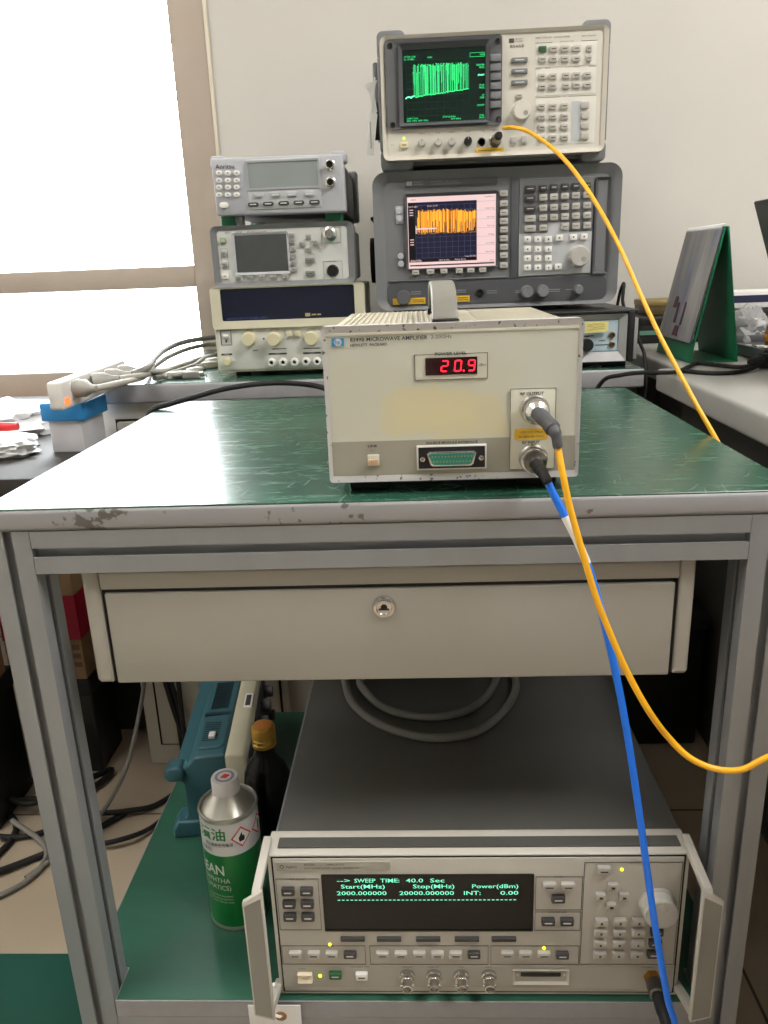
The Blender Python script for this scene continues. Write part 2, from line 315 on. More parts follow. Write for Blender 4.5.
# measured panel layouts: metres right of the centre and above the base of each front
D = {
    'sa1': {'outer': [(-0.1786, 0.2011), (-0.1792, -0.0004), (-0.1733, 0.1922), (-0.1698, 0.0141), (0.1804, 0.1969), (0.185, -0.0018), (0.1745, 0.1874), (0.1814, 0.0131)], 'bezel': [(-0.167, 0.1869), (0.0152, 0.1824), (0.0154, 0.0585), (-0.1638, 0.0576)], 'screen': [(-0.1386, 0.1694), (-0.0108, 0.1674), (-0.0112, 0.0675), (-0.1373, 0.0671)], 'ring': [(-0.1441, 0.1772), (-0.0058, 0.1746), (-0.0054, 0.0633), (-0.1453, 0.0621)], 'soft': [(0.0028, 0.1525), (0.0028, 0.1396), (0.0029, 0.1266), (0.003, 0.1136), (0.003, 0.1005), (0.0031, 0.0873)], 'screw': [(-0.1583, 0.176), (0.0082, 0.1752), (-0.1578, 0.0645), (0.0098, 0.0658)], 'power': [(-0.1403, 0.0348), (-0.1405, 0.0452)], 'knobs': [(-0.1118, 0.0368), (-0.086, 0.0362), (-0.0642, 0.0359)], 'bknob': [(-0.0382, 0.0361)], 'jack': [(-0.0161, 0.0347)], 'rf': [(0.0063, 0.0351)], 'ystrip': [(-0.0251, 0.0262), (0.0195, 0.0179)], 'long': [(0.0424, 0.1482), (0.0426, 0.1328), (0.0429, 0.117)], 'small': [(0.0426, 0.0982), (0.0348, 0.0349), (0.0513, 0.035)], 'knob': [(0.0466, 0.076)], 'keys': [(0.0775, 0.1616), (0.0946, 0.1611), (0.112, 0.1608), (0.1298, 0.1603), (0.0779, 0.1476), (0.095, 0.1471), (0.1124, 0.1468), (0.1304, 0.1462), (0.0781, 0.1236), (0.0945, 0.1233), (0.1149, 0.1232), (0.1312, 0.1232), (0.1481, 0.123), (0.0785, 0.1095), (0.0949, 0.1093), (0.1153, 0.1092), (0.1317, 0.1092), (0.1487, 0.109), (0.078, 0.0812), (0.0957, 0.0809), (0.114, 0.0807), (0.0784, 0.0663), (0.0961, 0.0661), (0.1144, 0.0658), (0.0787, 0.0513), (0.0965, 0.0511), (0.1149, 0.0509), (0.0791, 0.036), (0.097, 0.0358), (0.1154, 0.0355)], 'nkeys': [(0.1491, 0.1594), (0.1491, 0.1459)], 'rkeys': [(0.1464, 0.0803), (0.1467, 0.0657), (0.1473, 0.0511), (0.1473, 0.0363)], 'kpanel': [(0.0667, 0.1701), (0.1602, 0.1366), (0.0675, 0.1342), (0.161, 0.0969), (0.0683, 0.094), (0.1636, 0.0258)], 'text': [(0.026, 0.1762), (0.0386, 0.1763), (0.0284, 0.1676), (0.0665, 0.1773), (0.1376, 0.1763), (0.0918, 0.1712), (0.0745, 0.1334), (0.1096, 0.093)]},
    'sa2': {'outer': [(-0.2003, 0.2225), (0.2049, 0.2239), (0.2112, -0.0107), (-0.2045, 0.003)], 'recess': [(-0.1828, 0.205), (-0.1854, 0.0039), (0.1893, 0.2108), (0.1966, 0.001)], 'screen': [(-0.1456, 0.1824), (-0.0017, 0.1803), (0.0019, 0.0695), (-0.1447, 0.0675)], 'plot': [(-0.1458, 0.1747), (-0.0304, 0.173), (-0.0296, 0.0781), (-0.1454, 0.078)], 'rk': [(0.0148, 0.1825), (0.0149, 0.1667), (0.0151, 0.1525), (0.0152, 0.139), (0.0153, 0.1255), (0.0154, 0.1116), (0.0156, 0.0979), (0.0157, 0.0844), (0.0158, 0.0684)], 'bk': [(-0.1348, 0.0621), (-0.1089, 0.0623), (-0.0865, 0.0624), (-0.0601, 0.0623), (-0.0405, 0.0622), (-0.0203, 0.062)], 'ck': [(-0.1599, 0.1616), (-0.1597, 0.1495), (-0.1597, 0.0894), (-0.1594, 0.077)], 'title': [(-0.1494, 0.2087), (0.0041, 0.2087), (0.0042, 0.1981), (-0.1497, 0.1981), (-0.1419, 0.2042)], 'kn': [(0.0556, 0.0236), (0.0826, 0.0238)], 'kn2': [(0.143, 0.0241)], 'jack': [(-0.0244, 0.025)], 'big': [(-0.1564, 0.0212)], 'yl': [(-0.1754, 0.0197), (-0.1188, 0.0092), (-0.0667, 0.021), (-0.0422, 0.0101)], 'keys': [(0.0578, 0.1877), (0.0793, 0.188), (0.0969, 0.1883), (0.1148, 0.1886), (0.1327, 0.1889), (0.1512, 0.1892), (0.058, 0.1731), (0.0797, 0.1734), (0.0973, 0.1737), (0.1153, 0.174), (0.1332, 0.1743), (0.1518, 0.1746), (0.0583, 0.1566), (0.08, 0.157), (0.0978, 0.1573), (0.1158, 0.1576), (0.1338, 0.1579), (0.1524, 0.1583), (0.0586, 0.1412), (0.0804, 0.1416), (0.0982, 0.1419), (0.1163, 0.1423), (0.1344, 0.1426), (0.1531, 0.1429), (0.0589, 0.1254), (0.0808, 0.1258), (0.1168, 0.1265), (0.135, 0.1268), (0.1537, 0.1272)], 'nk': [(0.0547, 0.1086), (0.0721, 0.1079), (0.0898, 0.1073), (0.055, 0.0926), (0.0724, 0.0919), (0.0902, 0.0912), (0.0552, 0.0779), (0.0728, 0.0772), (0.0906, 0.0766), (0.0555, 0.0631), (0.0731, 0.0624), (0.091, 0.0618), (0.108, 0.1089), (0.1078, 0.0626), (0.1314, 0.1092), (0.149, 0.1094)], 'knob': [(0.1416, 0.0782)], 'white': [(0.0425, 0.2029), (0.1631, 0.2022), (0.1635, 0.0511), (0.0434, 0.0495)], 'floppy': [(0.1684, 0.1964), (0.1896, 0.0513)], 'lowline': [(0.0419, 0.0472), (0.193, 0.0447)]},
    'pm1': {'outer': [(-0.115, 0.0939), (0.1001, 0.0883), (0.1046, 0.001), (-0.1133, 0.0026)], 'screen': [(-0.0542, 0.0815), (0.06, 0.0801), (0.0593, 0.0401), (-0.0551, 0.043)], 'light': [(-0.0574, 0.0866), (0.063, 0.0111)], 'keys': [(-0.1019, 0.0684), (-0.0873, 0.0678), (-0.0727, 0.0672), (-0.103, 0.0574), (-0.0883, 0.0568), (-0.0737, 0.0562), (-0.104, 0.047), (-0.0893, 0.0464), (-0.0747, 0.0458), (-0.1052, 0.0355), (-0.0905, 0.0349), (-0.0758, 0.0343)], 'power': [(-0.0987, 0.0192)], 'soft': [(-0.0395, 0.0322), (-0.0116, 0.0321), (0.0159, 0.0314), (0.0445, 0.0309)], 'oval': [(-0.0499, 0.0183), (-0.0248, 0.0183), (0.001, 0.0183), (0.026, 0.0184), (0.0517, 0.0181)], 'conn': [(0.0805, 0.0733), (0.0801, 0.047)], 'text': [(-0.1067, 0.078)]},
    'pm2': {'outer': [(-0.1263, 0.0977), (0.113, 0.0972), (0.1102, 0.0004), (-0.1252, -0.002)], 'screen': [(-0.0867, 0.0823), (0.0003, 0.0824), (-0.0007, 0.0231), (-0.0883, 0.0249)], 'lk': [(-0.1068, 0.076), (-0.107, 0.0548), (-0.1079, 0.0378), (-0.1087, 0.0184)], 'rk': [(0.0098, 0.0796), (0.0099, 0.0698), (0.0101, 0.0579), (0.0097, 0.0469), (0.0096, 0.0356), (0.0096, 0.0249)], 'bk': [(-0.0855, 0.0147), (-0.0657, 0.0143), (-0.0456, 0.0143), (-0.0259, 0.0143), (-0.0059, 0.0143)], 'ak': [(0.0371, 0.0758), (0.0267, 0.065), (0.0472, 0.066), (0.0365, 0.0558)], 'dk': [(0.0373, 0.0388), (0.037, 0.0178)], 'n': [(0.0741, 0.0796)], 'sock': [(0.0755, 0.0207)], 'box': [(0.0592, 0.0906), (0.0911, 0.065), (0.0596, 0.0362), (0.0917, 0.0065)], 'white': [(-0.1156, 0.0921), (0.0952, 0.0027)]},
    'psu': {'outer': [(-0.1312, 0.155), (-0.1327, 0.0086)], 'win': [(-0.1138, 0.1489), (0.1105, 0.0951)], 'low': [(-0.1272, 0.0816), (-0.1283, 0.0131)], 'kn': [(-0.0709, 0.0654), (-0.0272, 0.064), (0.0377, 0.0629)], 'sb': [(-0.001, 0.0717), (0.0144, 0.0712)], 'sw': [(-0.1122, 0.0683)], 'pb': [(-0.1131, 0.0272)], 'jk': [(-0.035, 0.0239), (-0.0147, 0.024), (0.0052, 0.0237), (0.0254, 0.0238), (0.0449, 0.0232)], 'txt': [(-0.0809, 0.0786), (-0.0364, 0.0786), (0.0271, 0.0771), (-0.1236, 0.0398), (-0.0398, 0.0371), (0.0205, 0.0366), (-0.1055, 0.1055), (0.0309, 0.1045)]},
    'amp': {'outer': [(-0.1078, 0.1322), (-0.107, -0.0016), (0.1065, 0.1313), (0.1056, -0.0013)], 'strip': [(-0.104, 0.0352), (-0.1057, 0.0049), (0.1027, 0.0324), (0.1037, 0.0028)], 'logo': [(-0.0991, 0.1243), (-0.0889, 0.1178)], 'text': [(-0.0843, 0.1214), (-0.0844, 0.1188), (-0.0012, 0.1204)], 'disp': [(-0.0309, 0.1082), (0.0292, 0.0857), (-0.0223, 0.1042), (0.0206, 0.0898), (-0.0098, 0.0928), (0.0189, 0.0919), (0.0247, 0.0968), (-0.0016, 0.1079), (-0.0096, 0.102)], 'sw': [(-0.0685, 0.0189), (-0.0689, 0.0308)], 'dc': [(-0.031, 0.0301), (0.0284, 0.0089), (-0.0018, 0.0321)], 'rfbox': [(0.048, 0.0761), (0.0862, 0.0061)], 'rf': [(0.068, 0.0591), (0.0678, 0.017)], 'rft': [(0.0663, 0.0717), (0.066, 0.0306)], 'yl': [(0.0518, 0.042), (0.0798, 0.0323)], 'stain': [(-0.0615, 0.0746), (0.0431, 0.0749), (0.0399, 0.036), (-0.0627, 0.0426), (-0.0475, 0.0742), (0.0258, 0.0436), (0.0531, 0.1054), (0.0465, 0.0782)]},
    'gen': {'outer': [(-0.212, 0.1813), (-0.2164, 0.0029), (0.2067, 0.1803), (0.2066, 0.0052)], 'menu': [(-0.1943, 0.1394), (-0.1751, 0.1394), (-0.1944, 0.1232), (-0.1755, 0.1231), (-0.1947, 0.1067), (-0.1758, 0.1067)], 'title': [(-0.2039, 0.1761), (-0.089, 0.1652)], 'disp': [(-0.1575, 0.1603), (-0.1584, 0.0917), (0.0533, 0.1594), (0.0542, 0.0921)], 'soft': [(-0.1309, 0.0779), (-0.0931, 0.0779), (-0.0524, 0.0779), (-0.0123, 0.0779), (0.0259, 0.0779)], 'row': [(-0.1926, 0.0567), (-0.1731, 0.0567), (-0.154, 0.0567), (-0.1348, 0.0568), (-0.1004, 0.0568), (-0.0813, 0.0568), (-0.0622, 0.0569), (-0.043, 0.0569), (-0.024, 0.0569), (-0.005, 0.0569), (0.0295, 0.057), (0.0484, 0.057), (0.0674, 0.057), (0.0864, 0.0564)], 'led': [(-0.1555, 0.0702), (-0.1684, 0.0278), (0.0676, 0.0656), (0.142, 0.165)], 'rock': [(-0.1842, 0.0263)], 'gk': [(-0.1518, 0.0284), (-0.1238, 0.0273)], 'bnc': [(-0.0755, 0.0286), (-0.0472, 0.0287), (-0.0185, 0.0287), (0.0105, 0.0288)], 'slot': [(0.0367, 0.0377), (0.0938, 0.02)], 'sys': [(0.0705, 0.1448), (0.0892, 0.1447), (0.0799, 0.129), (0.0706, 0.1002), (0.0895, 0.1001)], 'ent': [(0.1241, 0.164), (0.1338, 0.144), (0.1223, 0.1316), (0.1455, 0.1315), (0.1333, 0.1196)], 'pad': [(0.1244, 0.0998), (0.1432, 0.0998), (0.162, 0.0998), (0.1245, 0.0864), (0.1434, 0.0864), (0.1623, 0.0864), (0.1245, 0.0716), (0.1436, 0.0716), (0.1626, 0.0716), (0.1246, 0.0573), (0.1438, 0.0573), (0.1628, 0.0573)], 'padd': [(0.1809, 0.0872), (0.1803, 0.0725), (0.1796, 0.0582)], 'knob': [(0.1798, 0.1245)], 'rfo': [(0.1802, 0.0286)], 'txt': [(-0.1437, 0.1516), (-0.1399, 0.1437), (-0.1446, 0.1348), (-0.144, 0.1268), (-0.0659, 0.144), (-0.0067, 0.1438), (-0.08, 0.1356), (-0.0152, 0.1362), (0.0218, 0.1361), (0.0391, 0.1268), (-0.0341, 0.1512)], 'boxes': [(-0.2065, 0.1566), (-0.1628, 0.0909), (-0.2078, 0.0701), (-0.1186, 0.045), (-0.2088, 0.0425), (-0.0909, 0.0136), (0.0125, 0.0702), (-0.057, 0.0137), (0.0572, 0.1581), (0.104, 0.1163), (0.0581, 0.1141), (0.1038, 0.0907), (0.105, 0.1755), (0.2093, 0.0457)]},
}
P_AMP_RF = D['amp']['rf']
YCABLE = [(0.1365, 1.25, 1.1265), (0.1467, 1.215, 1.1213), (0.1616, 1.19, 1.1124), (0.1792, 1.16, 1.0949), (0.1981, 1.12, 1.0694), (0.2165, 1.09, 1.0391), (0.2347, 1.05, 0.9986), (0.2518, 1.01, 0.9522), (0.2693, 0.975, 0.8999), (0.2857, 0.94, 0.8521), (0.302, 0.91, 0.8115), (0.3173, 0.88, 0.7737), (0.3315, 0.86, 0.7434), (0.347, 0.838, 0.705), (0.357, 0.79, 0.635), (0.358, 0.7, 0.575), (0.345, 0.6, 0.56), (0.312, 0.562, 0.556), (0.2781, 0.555, 0.5497), (0.2585, 0.555, 0.538), (0.2388, 0.558, 0.5366), (0.2185, 0.562, 0.5446), (0.2009, 0.567, 0.5615), (0.1818, 0.5619999999999999, 0.5897), (0.1655, 0.568, 0.6198), (0.1513, 0.573, 0.6519), (0.138, 0.578, 0.6871), (0.1198, 0.588, 0.7494), (0.1133, 0.594, 0.7789), (0.1104, 0.6025, 0.7985), (0.1088, 0.604, 0.808)]
BCABLE = [(0.1011, 0.608, 0.7765), (0.108, 0.602, 0.7616), (0.1164, 0.598, 0.7451), (0.1258, 0.594, 0.7261), (0.134, 0.592, 0.7071), (0.1433, 0.589, 0.6778), (0.1536, 0.587, 0.6384), (0.163, 0.584, 0.5983), (0.1725, 0.582, 0.5516), (0.1813, 0.574, 0.4976), (0.1906, 0.57, 0.4403), (0.1984, 0.565, 0.3905), (0.2074, 0.56, 0.3392), (0.2171, 0.557, 0.2897), (0.2262, 0.555, 0.2558), (0.228, 0.547, 0.2), (0.226, 0.545, 0.14), (0.2275, 0.548, 0.105), (0.233, 0.553, 0.1), (0.2365, 0.562, 0.13), (0.2345, 0.568, 0.17), (0.232, 0.57, 0.2)]


# ------------------------------------------------------------ the room
def structure(o): o['kind'] = 'structure'; return o
XL, XR, YB, YF, ZC = -2.6, 2.6, 1.95, -2.6, 2.75
fm = bpy.data.materials.new('floor_tiles'); fm.use_nodes = True
nt = fm.node_tree; b_ = nt.nodes['Principled BSDF']
tc = nt.nodes.new('ShaderNodeTexCoord'); mp = nt.nodes.new('ShaderNodeMapping'); mp.inputs['Location'].default_value = (-.43, -.383, 0)
br = nt.nodes.new('ShaderNodeTexBrick'); br.offset = 0; br.inputs['Scale'].default_value = 1
br.inputs['Brick Width'].default_value = .8; br.inputs['Row Height'].default_value = .8; br.inputs['Mortar Size'].default_value = .0022
br.inputs['Color1'].default_value = (lin(188), lin(172), lin(150), 1); br.inputs['Color2'].default_value = (lin(184), lin(168), lin(147), 1)
br.inputs['Mortar'].default_value = (lin(92), lin(82), lin(72), 1)
nz = nt.nodes.new('ShaderNodeTexNoise'); nz.inputs['Scale'].default_value = 9; nz.inputs['Detail'].default_value = 6
mx = nt.nodes.new('ShaderNodeMix'); mx.data_type = 'RGBA'; mx.blend_type = 'MULTIPLY'; mx.inputs['Factor'].default_value = .22
nt.links.new(tc.outputs['Object'], mp.inputs['Vector']); nt.links.new(mp.outputs['Vector'], br.inputs['Vector']); nt.links.new(tc.outputs['Object'], nz.inputs['Vector'])
nt.links.new(br.outputs['Color'], mx.inputs['A']); nt.links.new(nz.outputs['Fac'], mx.inputs['B']); nt.links.new(mx.outputs['Result'], b_.inputs['Base Color'])
b_.inputs['Roughness'].default_value = .38
structure(MB().box(XL, XR, YF, YB, -.1, 0).build('floor', fm))
structure(MB().box(XL - .1, XR + .1, YF - .1, YB + .1, ZC, ZC + .1).build('ceiling', CEIL))
structure(MB().box(XL - .1, XL, YF, YB + .15, 0, ZC).build('wall_left', WALL))
structure(MB().box(XR, XR + .1, YF, YB + .15, 0, ZC).build('wall_right', WALL))
structure(MB().box(XL, XR, YF - .1, YF, 0, ZC).build('wall_front', mat('grey_far_wall', (120, 118, 114), .8, noise=.03)))
WX0, WX1, WZ0, WZ1 = -2.45, -.44, .66, 2.35          # window opening in the back wall
w = MB()
w.box(WX1, XR, YB, YB + .15, 0, ZC); w.box(XL, WX0, YB, YB + .15, 0, ZC)
w.box(WX0, WX1, YB, YB + .15, 0, WZ0); w.box(WX0, WX1, YB, YB + .15, WZ1, ZC)
structure(w.build('wall_back', WALL))
WFR = mat('window_frame_paint', (178, 164, 150), .5, noise=.02)
win = structure(bpy.data.objects.new('window_1', None)); COL.objects.link(win)
f = MB()
f.box(-.526, WX1, YB - .004, YB + .055, WZ0, WZ1, .003); f.box(WX0, WX0 + .08, YB - .004, YB + .055, WZ0, WZ1, .003)
f.box(WX0 + .08, -.526, YB - .004, YB + .055, WZ0, .718, .003); f.box(WX0 + .08, -.526, YB - .004, YB + .055, WZ1 - .07, WZ1, .003)
f.build('window_frame', WFR, win, kind='structure')
MB().box(WX0 + .08, -.526, YB, YB + .05, .912, .962, .003).build('mullion', WFR, win, kind='structure')
MB().box(-.446, -.438, YB - .007, YB, WZ0, WZ1, .001).build('lit_reveal_strip', mat('lit_reveal_paint', (222, 214, 196), .6, noise=.02), win, kind='structure')  # pale strip: the brightly lit wall reveal is put into its colour
pg = bpy.data.materials.new('window_glass'); pg.use_nodes = True
nt = pg.node_tree; nt.nodes.remove(nt.nodes['Principled BSDF'])
tr = nt.nodes.new('ShaderNodeBsdfTransparent'); gl = nt.nodes.new('ShaderNodeBsdfGlossy'); gl.inputs['Roughness'].default_value = .02
ms = nt.nodes.new('ShaderNodeMixShader'); fr = nt.nodes.new('ShaderNodeFresnel'); fr.inputs['IOR'].default_value = 1.3
nt.links.new(fr.outputs['Fac'], ms.inputs['Fac']); nt.links.new(tr.outputs['BSDF'], ms.inputs[1]); nt.links.new(gl.outputs['BSDF'], ms.inputs[2])
nt.links.new(ms.outputs['Shader'], nt.nodes['Material Output'].inputs['Surface'])
MB().box(WX0 + .08, -.526, YB + .022, YB + .028, .962, WZ1 - .07).build('glass_pane', pg, win, kind='structure')
MB().box(WX0 + .08, -.526, YB + .022, YB + .028, .718, .912).build('glass_pane', pg, win, kind='structure')
structure(MB().box(WX0, WX1, YB - .05, YB - .0045, .60, .66, .004).build('trim_1', mat('sill_tile', (192, 164, 134), .5, noise=.06)))
structure(MB().box(WX1, XR, YB - .012, YB, 0, .09, .002).build('baseboard_back', mat('baseboard_tile', (120, 108, 94), .5, noise=.05)))
DIFF = mat('lamp_diffuser', (255, 250, 240), .5, emit=4.0, noise=.01)
for i, (x, y, wt) in enumerate(LAMPS):
    t = structure(bpy.data.objects.new('ceiling_light', None)); COL.objects.link(t); t.location = (x, y, ZC)
    MB().frame((-.62, .62, -.62, .62), (-.58, .58, -.58, .58), -.03, 0).build('lamp_frame', KEYW, t, rot=(R(-90), 0, 0), kind='structure')
    MB().box(-.58, .58, -.58, .58, -.012, -.006).build('diffuser', DIFF, t, kind='structure')
    la = bpy.data.lights.new('ceiling_lamp', 'AREA'); la.shape = 'SQUARE'; la.size = 1.14; la.energy = wt; la.color = (1, .995, .975)
    lo = bpy.data.objects.new('ceiling_lamp', la); COL.objects.link(lo); lo.parent = t; lo.location = (0, 0, -.016)

# ------------------------------------------------------------ the cart
cart = thing('rolling_cart', 'grey aluminium-framed cart with worn green top, a locked drawer and a lower shelf', 'cart', (-.0325, .92, 0))
OX, OY = .0325, -.92                                  # world -> cart
def cx(a, b): return a + OX, b + OX
def cy(a, b): return a + OY, b + OY
gm = bpy.data.materials.new('scratched_green_laminate'); gm.use_nodes = True
nt = gm.node_tree; b_ = nt.nodes['Principled BSDF']
tc = nt.nodes.new('ShaderNodeTexCoord'); mp = nt.nodes.new('ShaderNodeMapping'); mp.inputs['Scale'].default_value = (3, 14, 1)
n1 = nt.nodes.new('ShaderNodeTexNoise'); n1.inputs['Scale'].default_value = 7; n1.inputs['Detail'].default_value = 8; n1.inputs['Roughness'].default_value = .7
n2 = nt.nodes.new('ShaderNodeTexNoise'); n2.inputs['Scale'].default_value = 5; n2.inputs['Detail'].default_value = 4
r1 = nt.nodes.new('ShaderNodeValToRGB'); e = r1.color_ramp.elements
e[0].position = .3; e[0].color = (lin(28), lin(66), lin(52), 1); e[1].position = .62; e[1].color = (lin(46), lin(88), lin(70), 1)
x = e.new(.75); x.color = (lin(110), lin(142), lin(120), 1)
nt.links.new(tc.outputs['Object'], mp.inputs['Vector']); nt.links.new(mp.outputs['Vector'], n1.inputs['Vector']); nt.links.new(tc.outputs['Object'], n2.inputs['Vector'])
nt.links.new(n1.outputs['Fac'], r1.inputs['Fac'])
nt.links.new(r1.outputs['Color'], b_.inputs['Base Color'])
mr = nt.nodes.new('ShaderNodeMapRange'); mr.inputs['To Min'].default_value = .12; mr.inputs['To Max'].default_value = .38
nt.links.new(n1.outputs['Fac'], mr.inputs['Value']); nt.links.new(mr.outputs['Result'], b_.inputs['Roughness'])
bp = nt.nodes.new('ShaderNodeBump'); bp.inputs['Strength'].default_value = .05; bp.inputs['Distance'].default_value = .00015
nt.links.new(n1.outputs['Fac'], bp.inputs['Height']); nt.links.new(bp.outputs['Normal'], b_.inputs['Normal'])
def scratches(rot, sc, lo):                            # short pale scratches worn into the laminate
    m_ = nt.nodes.new('ShaderNodeMapping'); m_.vector_type = 'TEXTURE'; m_.inputs['Rotation'].default_value = (0, 0, R(rot)); m_.inputs['Scale'].default_value = (1 / sc[0], 1 / sc[1], 1)
    n_ = nt.nodes.new('ShaderNodeTexNoise'); n_.inputs['Scale'].default_value = 6; n_.inputs['Detail'].default_value = 3
    q_ = nt.nodes.new('ShaderNodeMapRange'); q_.inputs['From Min'].default_value = lo; q_.inputs['From Max'].default_value = lo + .05
    nt.links.new(tc.outputs['Object'], m_.inputs['Vector']); nt.links.new(m_.outputs['Vector'], n_.inputs['Vector']); nt.links.new(n_.outputs['Fac'], q_.inputs['Value'])
    return q_.outputs['Result']
col = r1.outputs['Color']; rgh = mr.outputs['Result']
for rot, sc, lo in ((25, (2.5, 34, 1), .69), (-50, (3, 38, 1), .69), (80, (3, 30, 1), .70), (-14, (2.5, 40, 1), .70), (52, (4, 36, 1), .70)):
    f_ = scratches(rot, sc, lo)
    m_ = nt.nodes.new('ShaderNodeMath'); m_.operation = 'MULTIPLY'; m_.inputs[1].default_value = .17; nt.links.new(f_, m_.inputs[0])
    k_ = nt.nodes.new('ShaderNodeMix'); k_.data_type = 'RGBA'; k_.inputs['B'].default_value = (lin(176), lin(190), lin(176), 1)
    nt.links.new(m_.outputs[0], k_.inputs['Factor']); nt.links.new(col, k_.inputs['A']); col = k_.outputs['Result']
    a_ = nt.nodes.new('ShaderNodeMath'); a_.operation = 'MULTIPLY_ADD'; a_.inputs[1].default_value = .2; nt.links.new(f_, a_.inputs[0]); nt.links.new(rgh, a_.inputs[2]); rgh = a_.outputs[0]
nt.links.new(col, b_.inputs['Base Color']); nt.links.new(rgh, b_.inputs['Roughness'])
SCR = gm
em = bpy.data.materials.new('chipped_edge_band'); em.use_nodes = True           # grey band with dark chips along the front
nt = em.node_tree; b_ = nt.nodes['Principled BSDF']; b_.inputs['Roughness'].default_value = .42
tc = nt.nodes.new('ShaderNodeTexCoord'); n1 = nt.nodes.new('ShaderNodeTexNoise'); n1.inputs['Scale'].default_value = 120; n1.inputs['Detail'].default_value = 3
n2 = nt.nodes.new('ShaderNodeTexNoise'); n2.inputs['Scale'].default_value = 16; n2.inputs['Detail'].default_value = 1
mu = nt.nodes.new('ShaderNodeMath'); mu.operation = 'MULTIPLY'
r1 = nt.nodes.new('ShaderNodeValToRGB'); e = r1.color_ramp.elements
e[0].position = .335; e[0].color = (lin(154), lin(153), lin(155), 1); e[1].position = .37; e[1].color = (lin(100), lin(96), lin(92), 1)
for k in (n1, n2): nt.links.new(tc.outputs['Object'], k.inputs['Vector'])
sx = nt.nodes.new('ShaderNodeSeparateXYZ'); nt.links.new(tc.outputs['Object'], sx.inputs['Vector'])
gx = nt.nodes.new('ShaderNodeMapRange'); gx.inputs['From Min'].default_value = -.34; gx.inputs['From Max'].default_value = .30; gx.inputs['To Min'].default_value = .05; gx.inputs['To Max'].default_value = -.12
sb_ = nt.nodes.new('ShaderNodeMath'); sb_.operation = 'ADD'
nt.links.new(sx.outputs['X'], gx.inputs['Value']); nt.links.new(n2.outputs['Fac'], sb_.inputs[0]); nt.links.new(gx.outputs['Result'], sb_.inputs[1])   # the left half is the more knocked about
nt.links.new(n1.outputs['Fac'], mu.inputs[0]); nt.links.new(sb_.outputs[0], mu.inputs[1]); nt.links.new(mu.outputs[0], r1.inputs['Fac'])
nt.links.new(r1.outputs['Color'], b_.inputs['Base Color'])
x0, x1 = cx(-.386, .3215); y0, y1 = cy(.6355, 1.21)
ed = MB().box(x0, x1, y0, y1, .7302, .7508, .0045, 4).build('tabletop', em, cart, label='worn grey banded edge of the top')
MB().box(x0 + .0012, x1 - .0012, y0 + .0012, y1 - .0012, .7490, .7512, .0006, 1).build('green_laminate', SCR, ed)
def profile(h=.02, s=.0042, d=.009):                   # 40 mm slotted extrusion
    p = []
    for k in range(4):
        a = k * PI / 2; c, sn = round(math.cos(a)), round(math.sin(a))
        for q in ((-h, -h), (-s, -h), (-s, -h + .002), (-s * 1.7, -h + .004), (-s * 1.7, -h + d), (s * 1.7, -h + d), (s * 1.7, -h + .004), (s, -h + .002), (s, -h)):
            p.append((q[0] * c - q[1] * sn, q[0] * sn + q[1] * c))
    return p
def extr(axis, a, b, c1, c2):
    return MB().prism([(p[0] + c1, p[1] + c2) for p in profile()], axis, a, b)
LX, RX, FY, BY = -.3635 + OX, .301 + OX, .657 + OY, 1.187 + OY
for lx in (LX, RX):
    for ly in (FY, BY):
        lg = extr('Z', .03, .7302, lx, ly).build('leg', ALU, cart, smooth=False)
        MB().cyl((lx, ly, 0), (lx, ly, .012), .022, n=20).cyl((lx, ly, .012), (lx, ly, .03), .006, n=12).build('levelling_foot', BLACK, lg)
for ly in (FY, BY): extr('X', LX + .0205, RX - .0205, ly, .71).build('rail', ALU, cart, smooth=False)
for lx in (LX, RX): extr('Y', FY + .0205, BY - .0205, lx, .71).build('rail', ALU, cart, smooth=False)
for ly in (FY, BY): extr('X', LX + .0205, RX - .0205, ly, .15).build('rail', ALU, cart, smooth=False)
for lx in (LX, RX): extr('Y', FY + .0205, BY - .0205, lx, .15).build('rail', ALU, cart, smooth=False)
def notched(g):
    a0, a1 = cx(-.386 + g, .3215 - g); b0, b1 = cy(.637 + g, 1.21 - g); q = .0435
    il, ir, jf, jb = LX + .0212 + g, RX - .0212 - g, FY + .0212 + g, BY - .0212 - g
    return [(il, b0), (ir, b0), (ir, jf), (a1, jf), (a1, jb), (ir, jb), (ir, b1), (il, b1), (il, jb), (a0, jb), (a0, jf), (il, jf)]
sh = MB().prism(notched(0), 'Z', .1705, .1922).build('shelf', EDGE, cart, smooth=False)
MB().prism(notched(.0015), 'Z', .1922, .193).build('green_laminate', GREEN, sh, smooth=False)
# drawer
y0, _ = cy(.646, 1); y1, _ = cy(1.10, 1)
dx = lambda v: v + OX
hs = MB().box(dx(-.292), dx(.227), y0 + .02, y1, .5735, .6885).box(dx(-.290), dx(.226), y0 + .004, y0 + .02, .5745, .667).m(1)
hs.box(dx(-.2905), dx(.2265), y0 + .003, y0 + .02, .6660, .6685).box(dx(-.2915), dx(-.2885), y0 + .003, y0 + .02, .5745, .668).box(dx(.223), dx(.2273), y0 + .003, y0 + .02, .5745, .668)
hs = hs.build('drawer_housing', [DRAWER, DARKGAP], cart)
fl = [(y0, .6878), (y0, .5785), (y0 + .004, .5735), (y0 + .05, .5685), (y0 + .05, .6878)]
MB().prism(fl, 'X', dx(-.3075), dx(-.2925), .0025, 3).build('side_flange', DRAWER, hs)
MB().prism(fl, 'X', dx(.2285), dx(.2415), .0025, 3).build('side_flange', DRAWER, hs)
MB().box(dx(-.2923), dx(.2283), y0 + .001, y0 + .03, .6690, .6862, .002, 3).build('top_strip', DRAWER, hs)
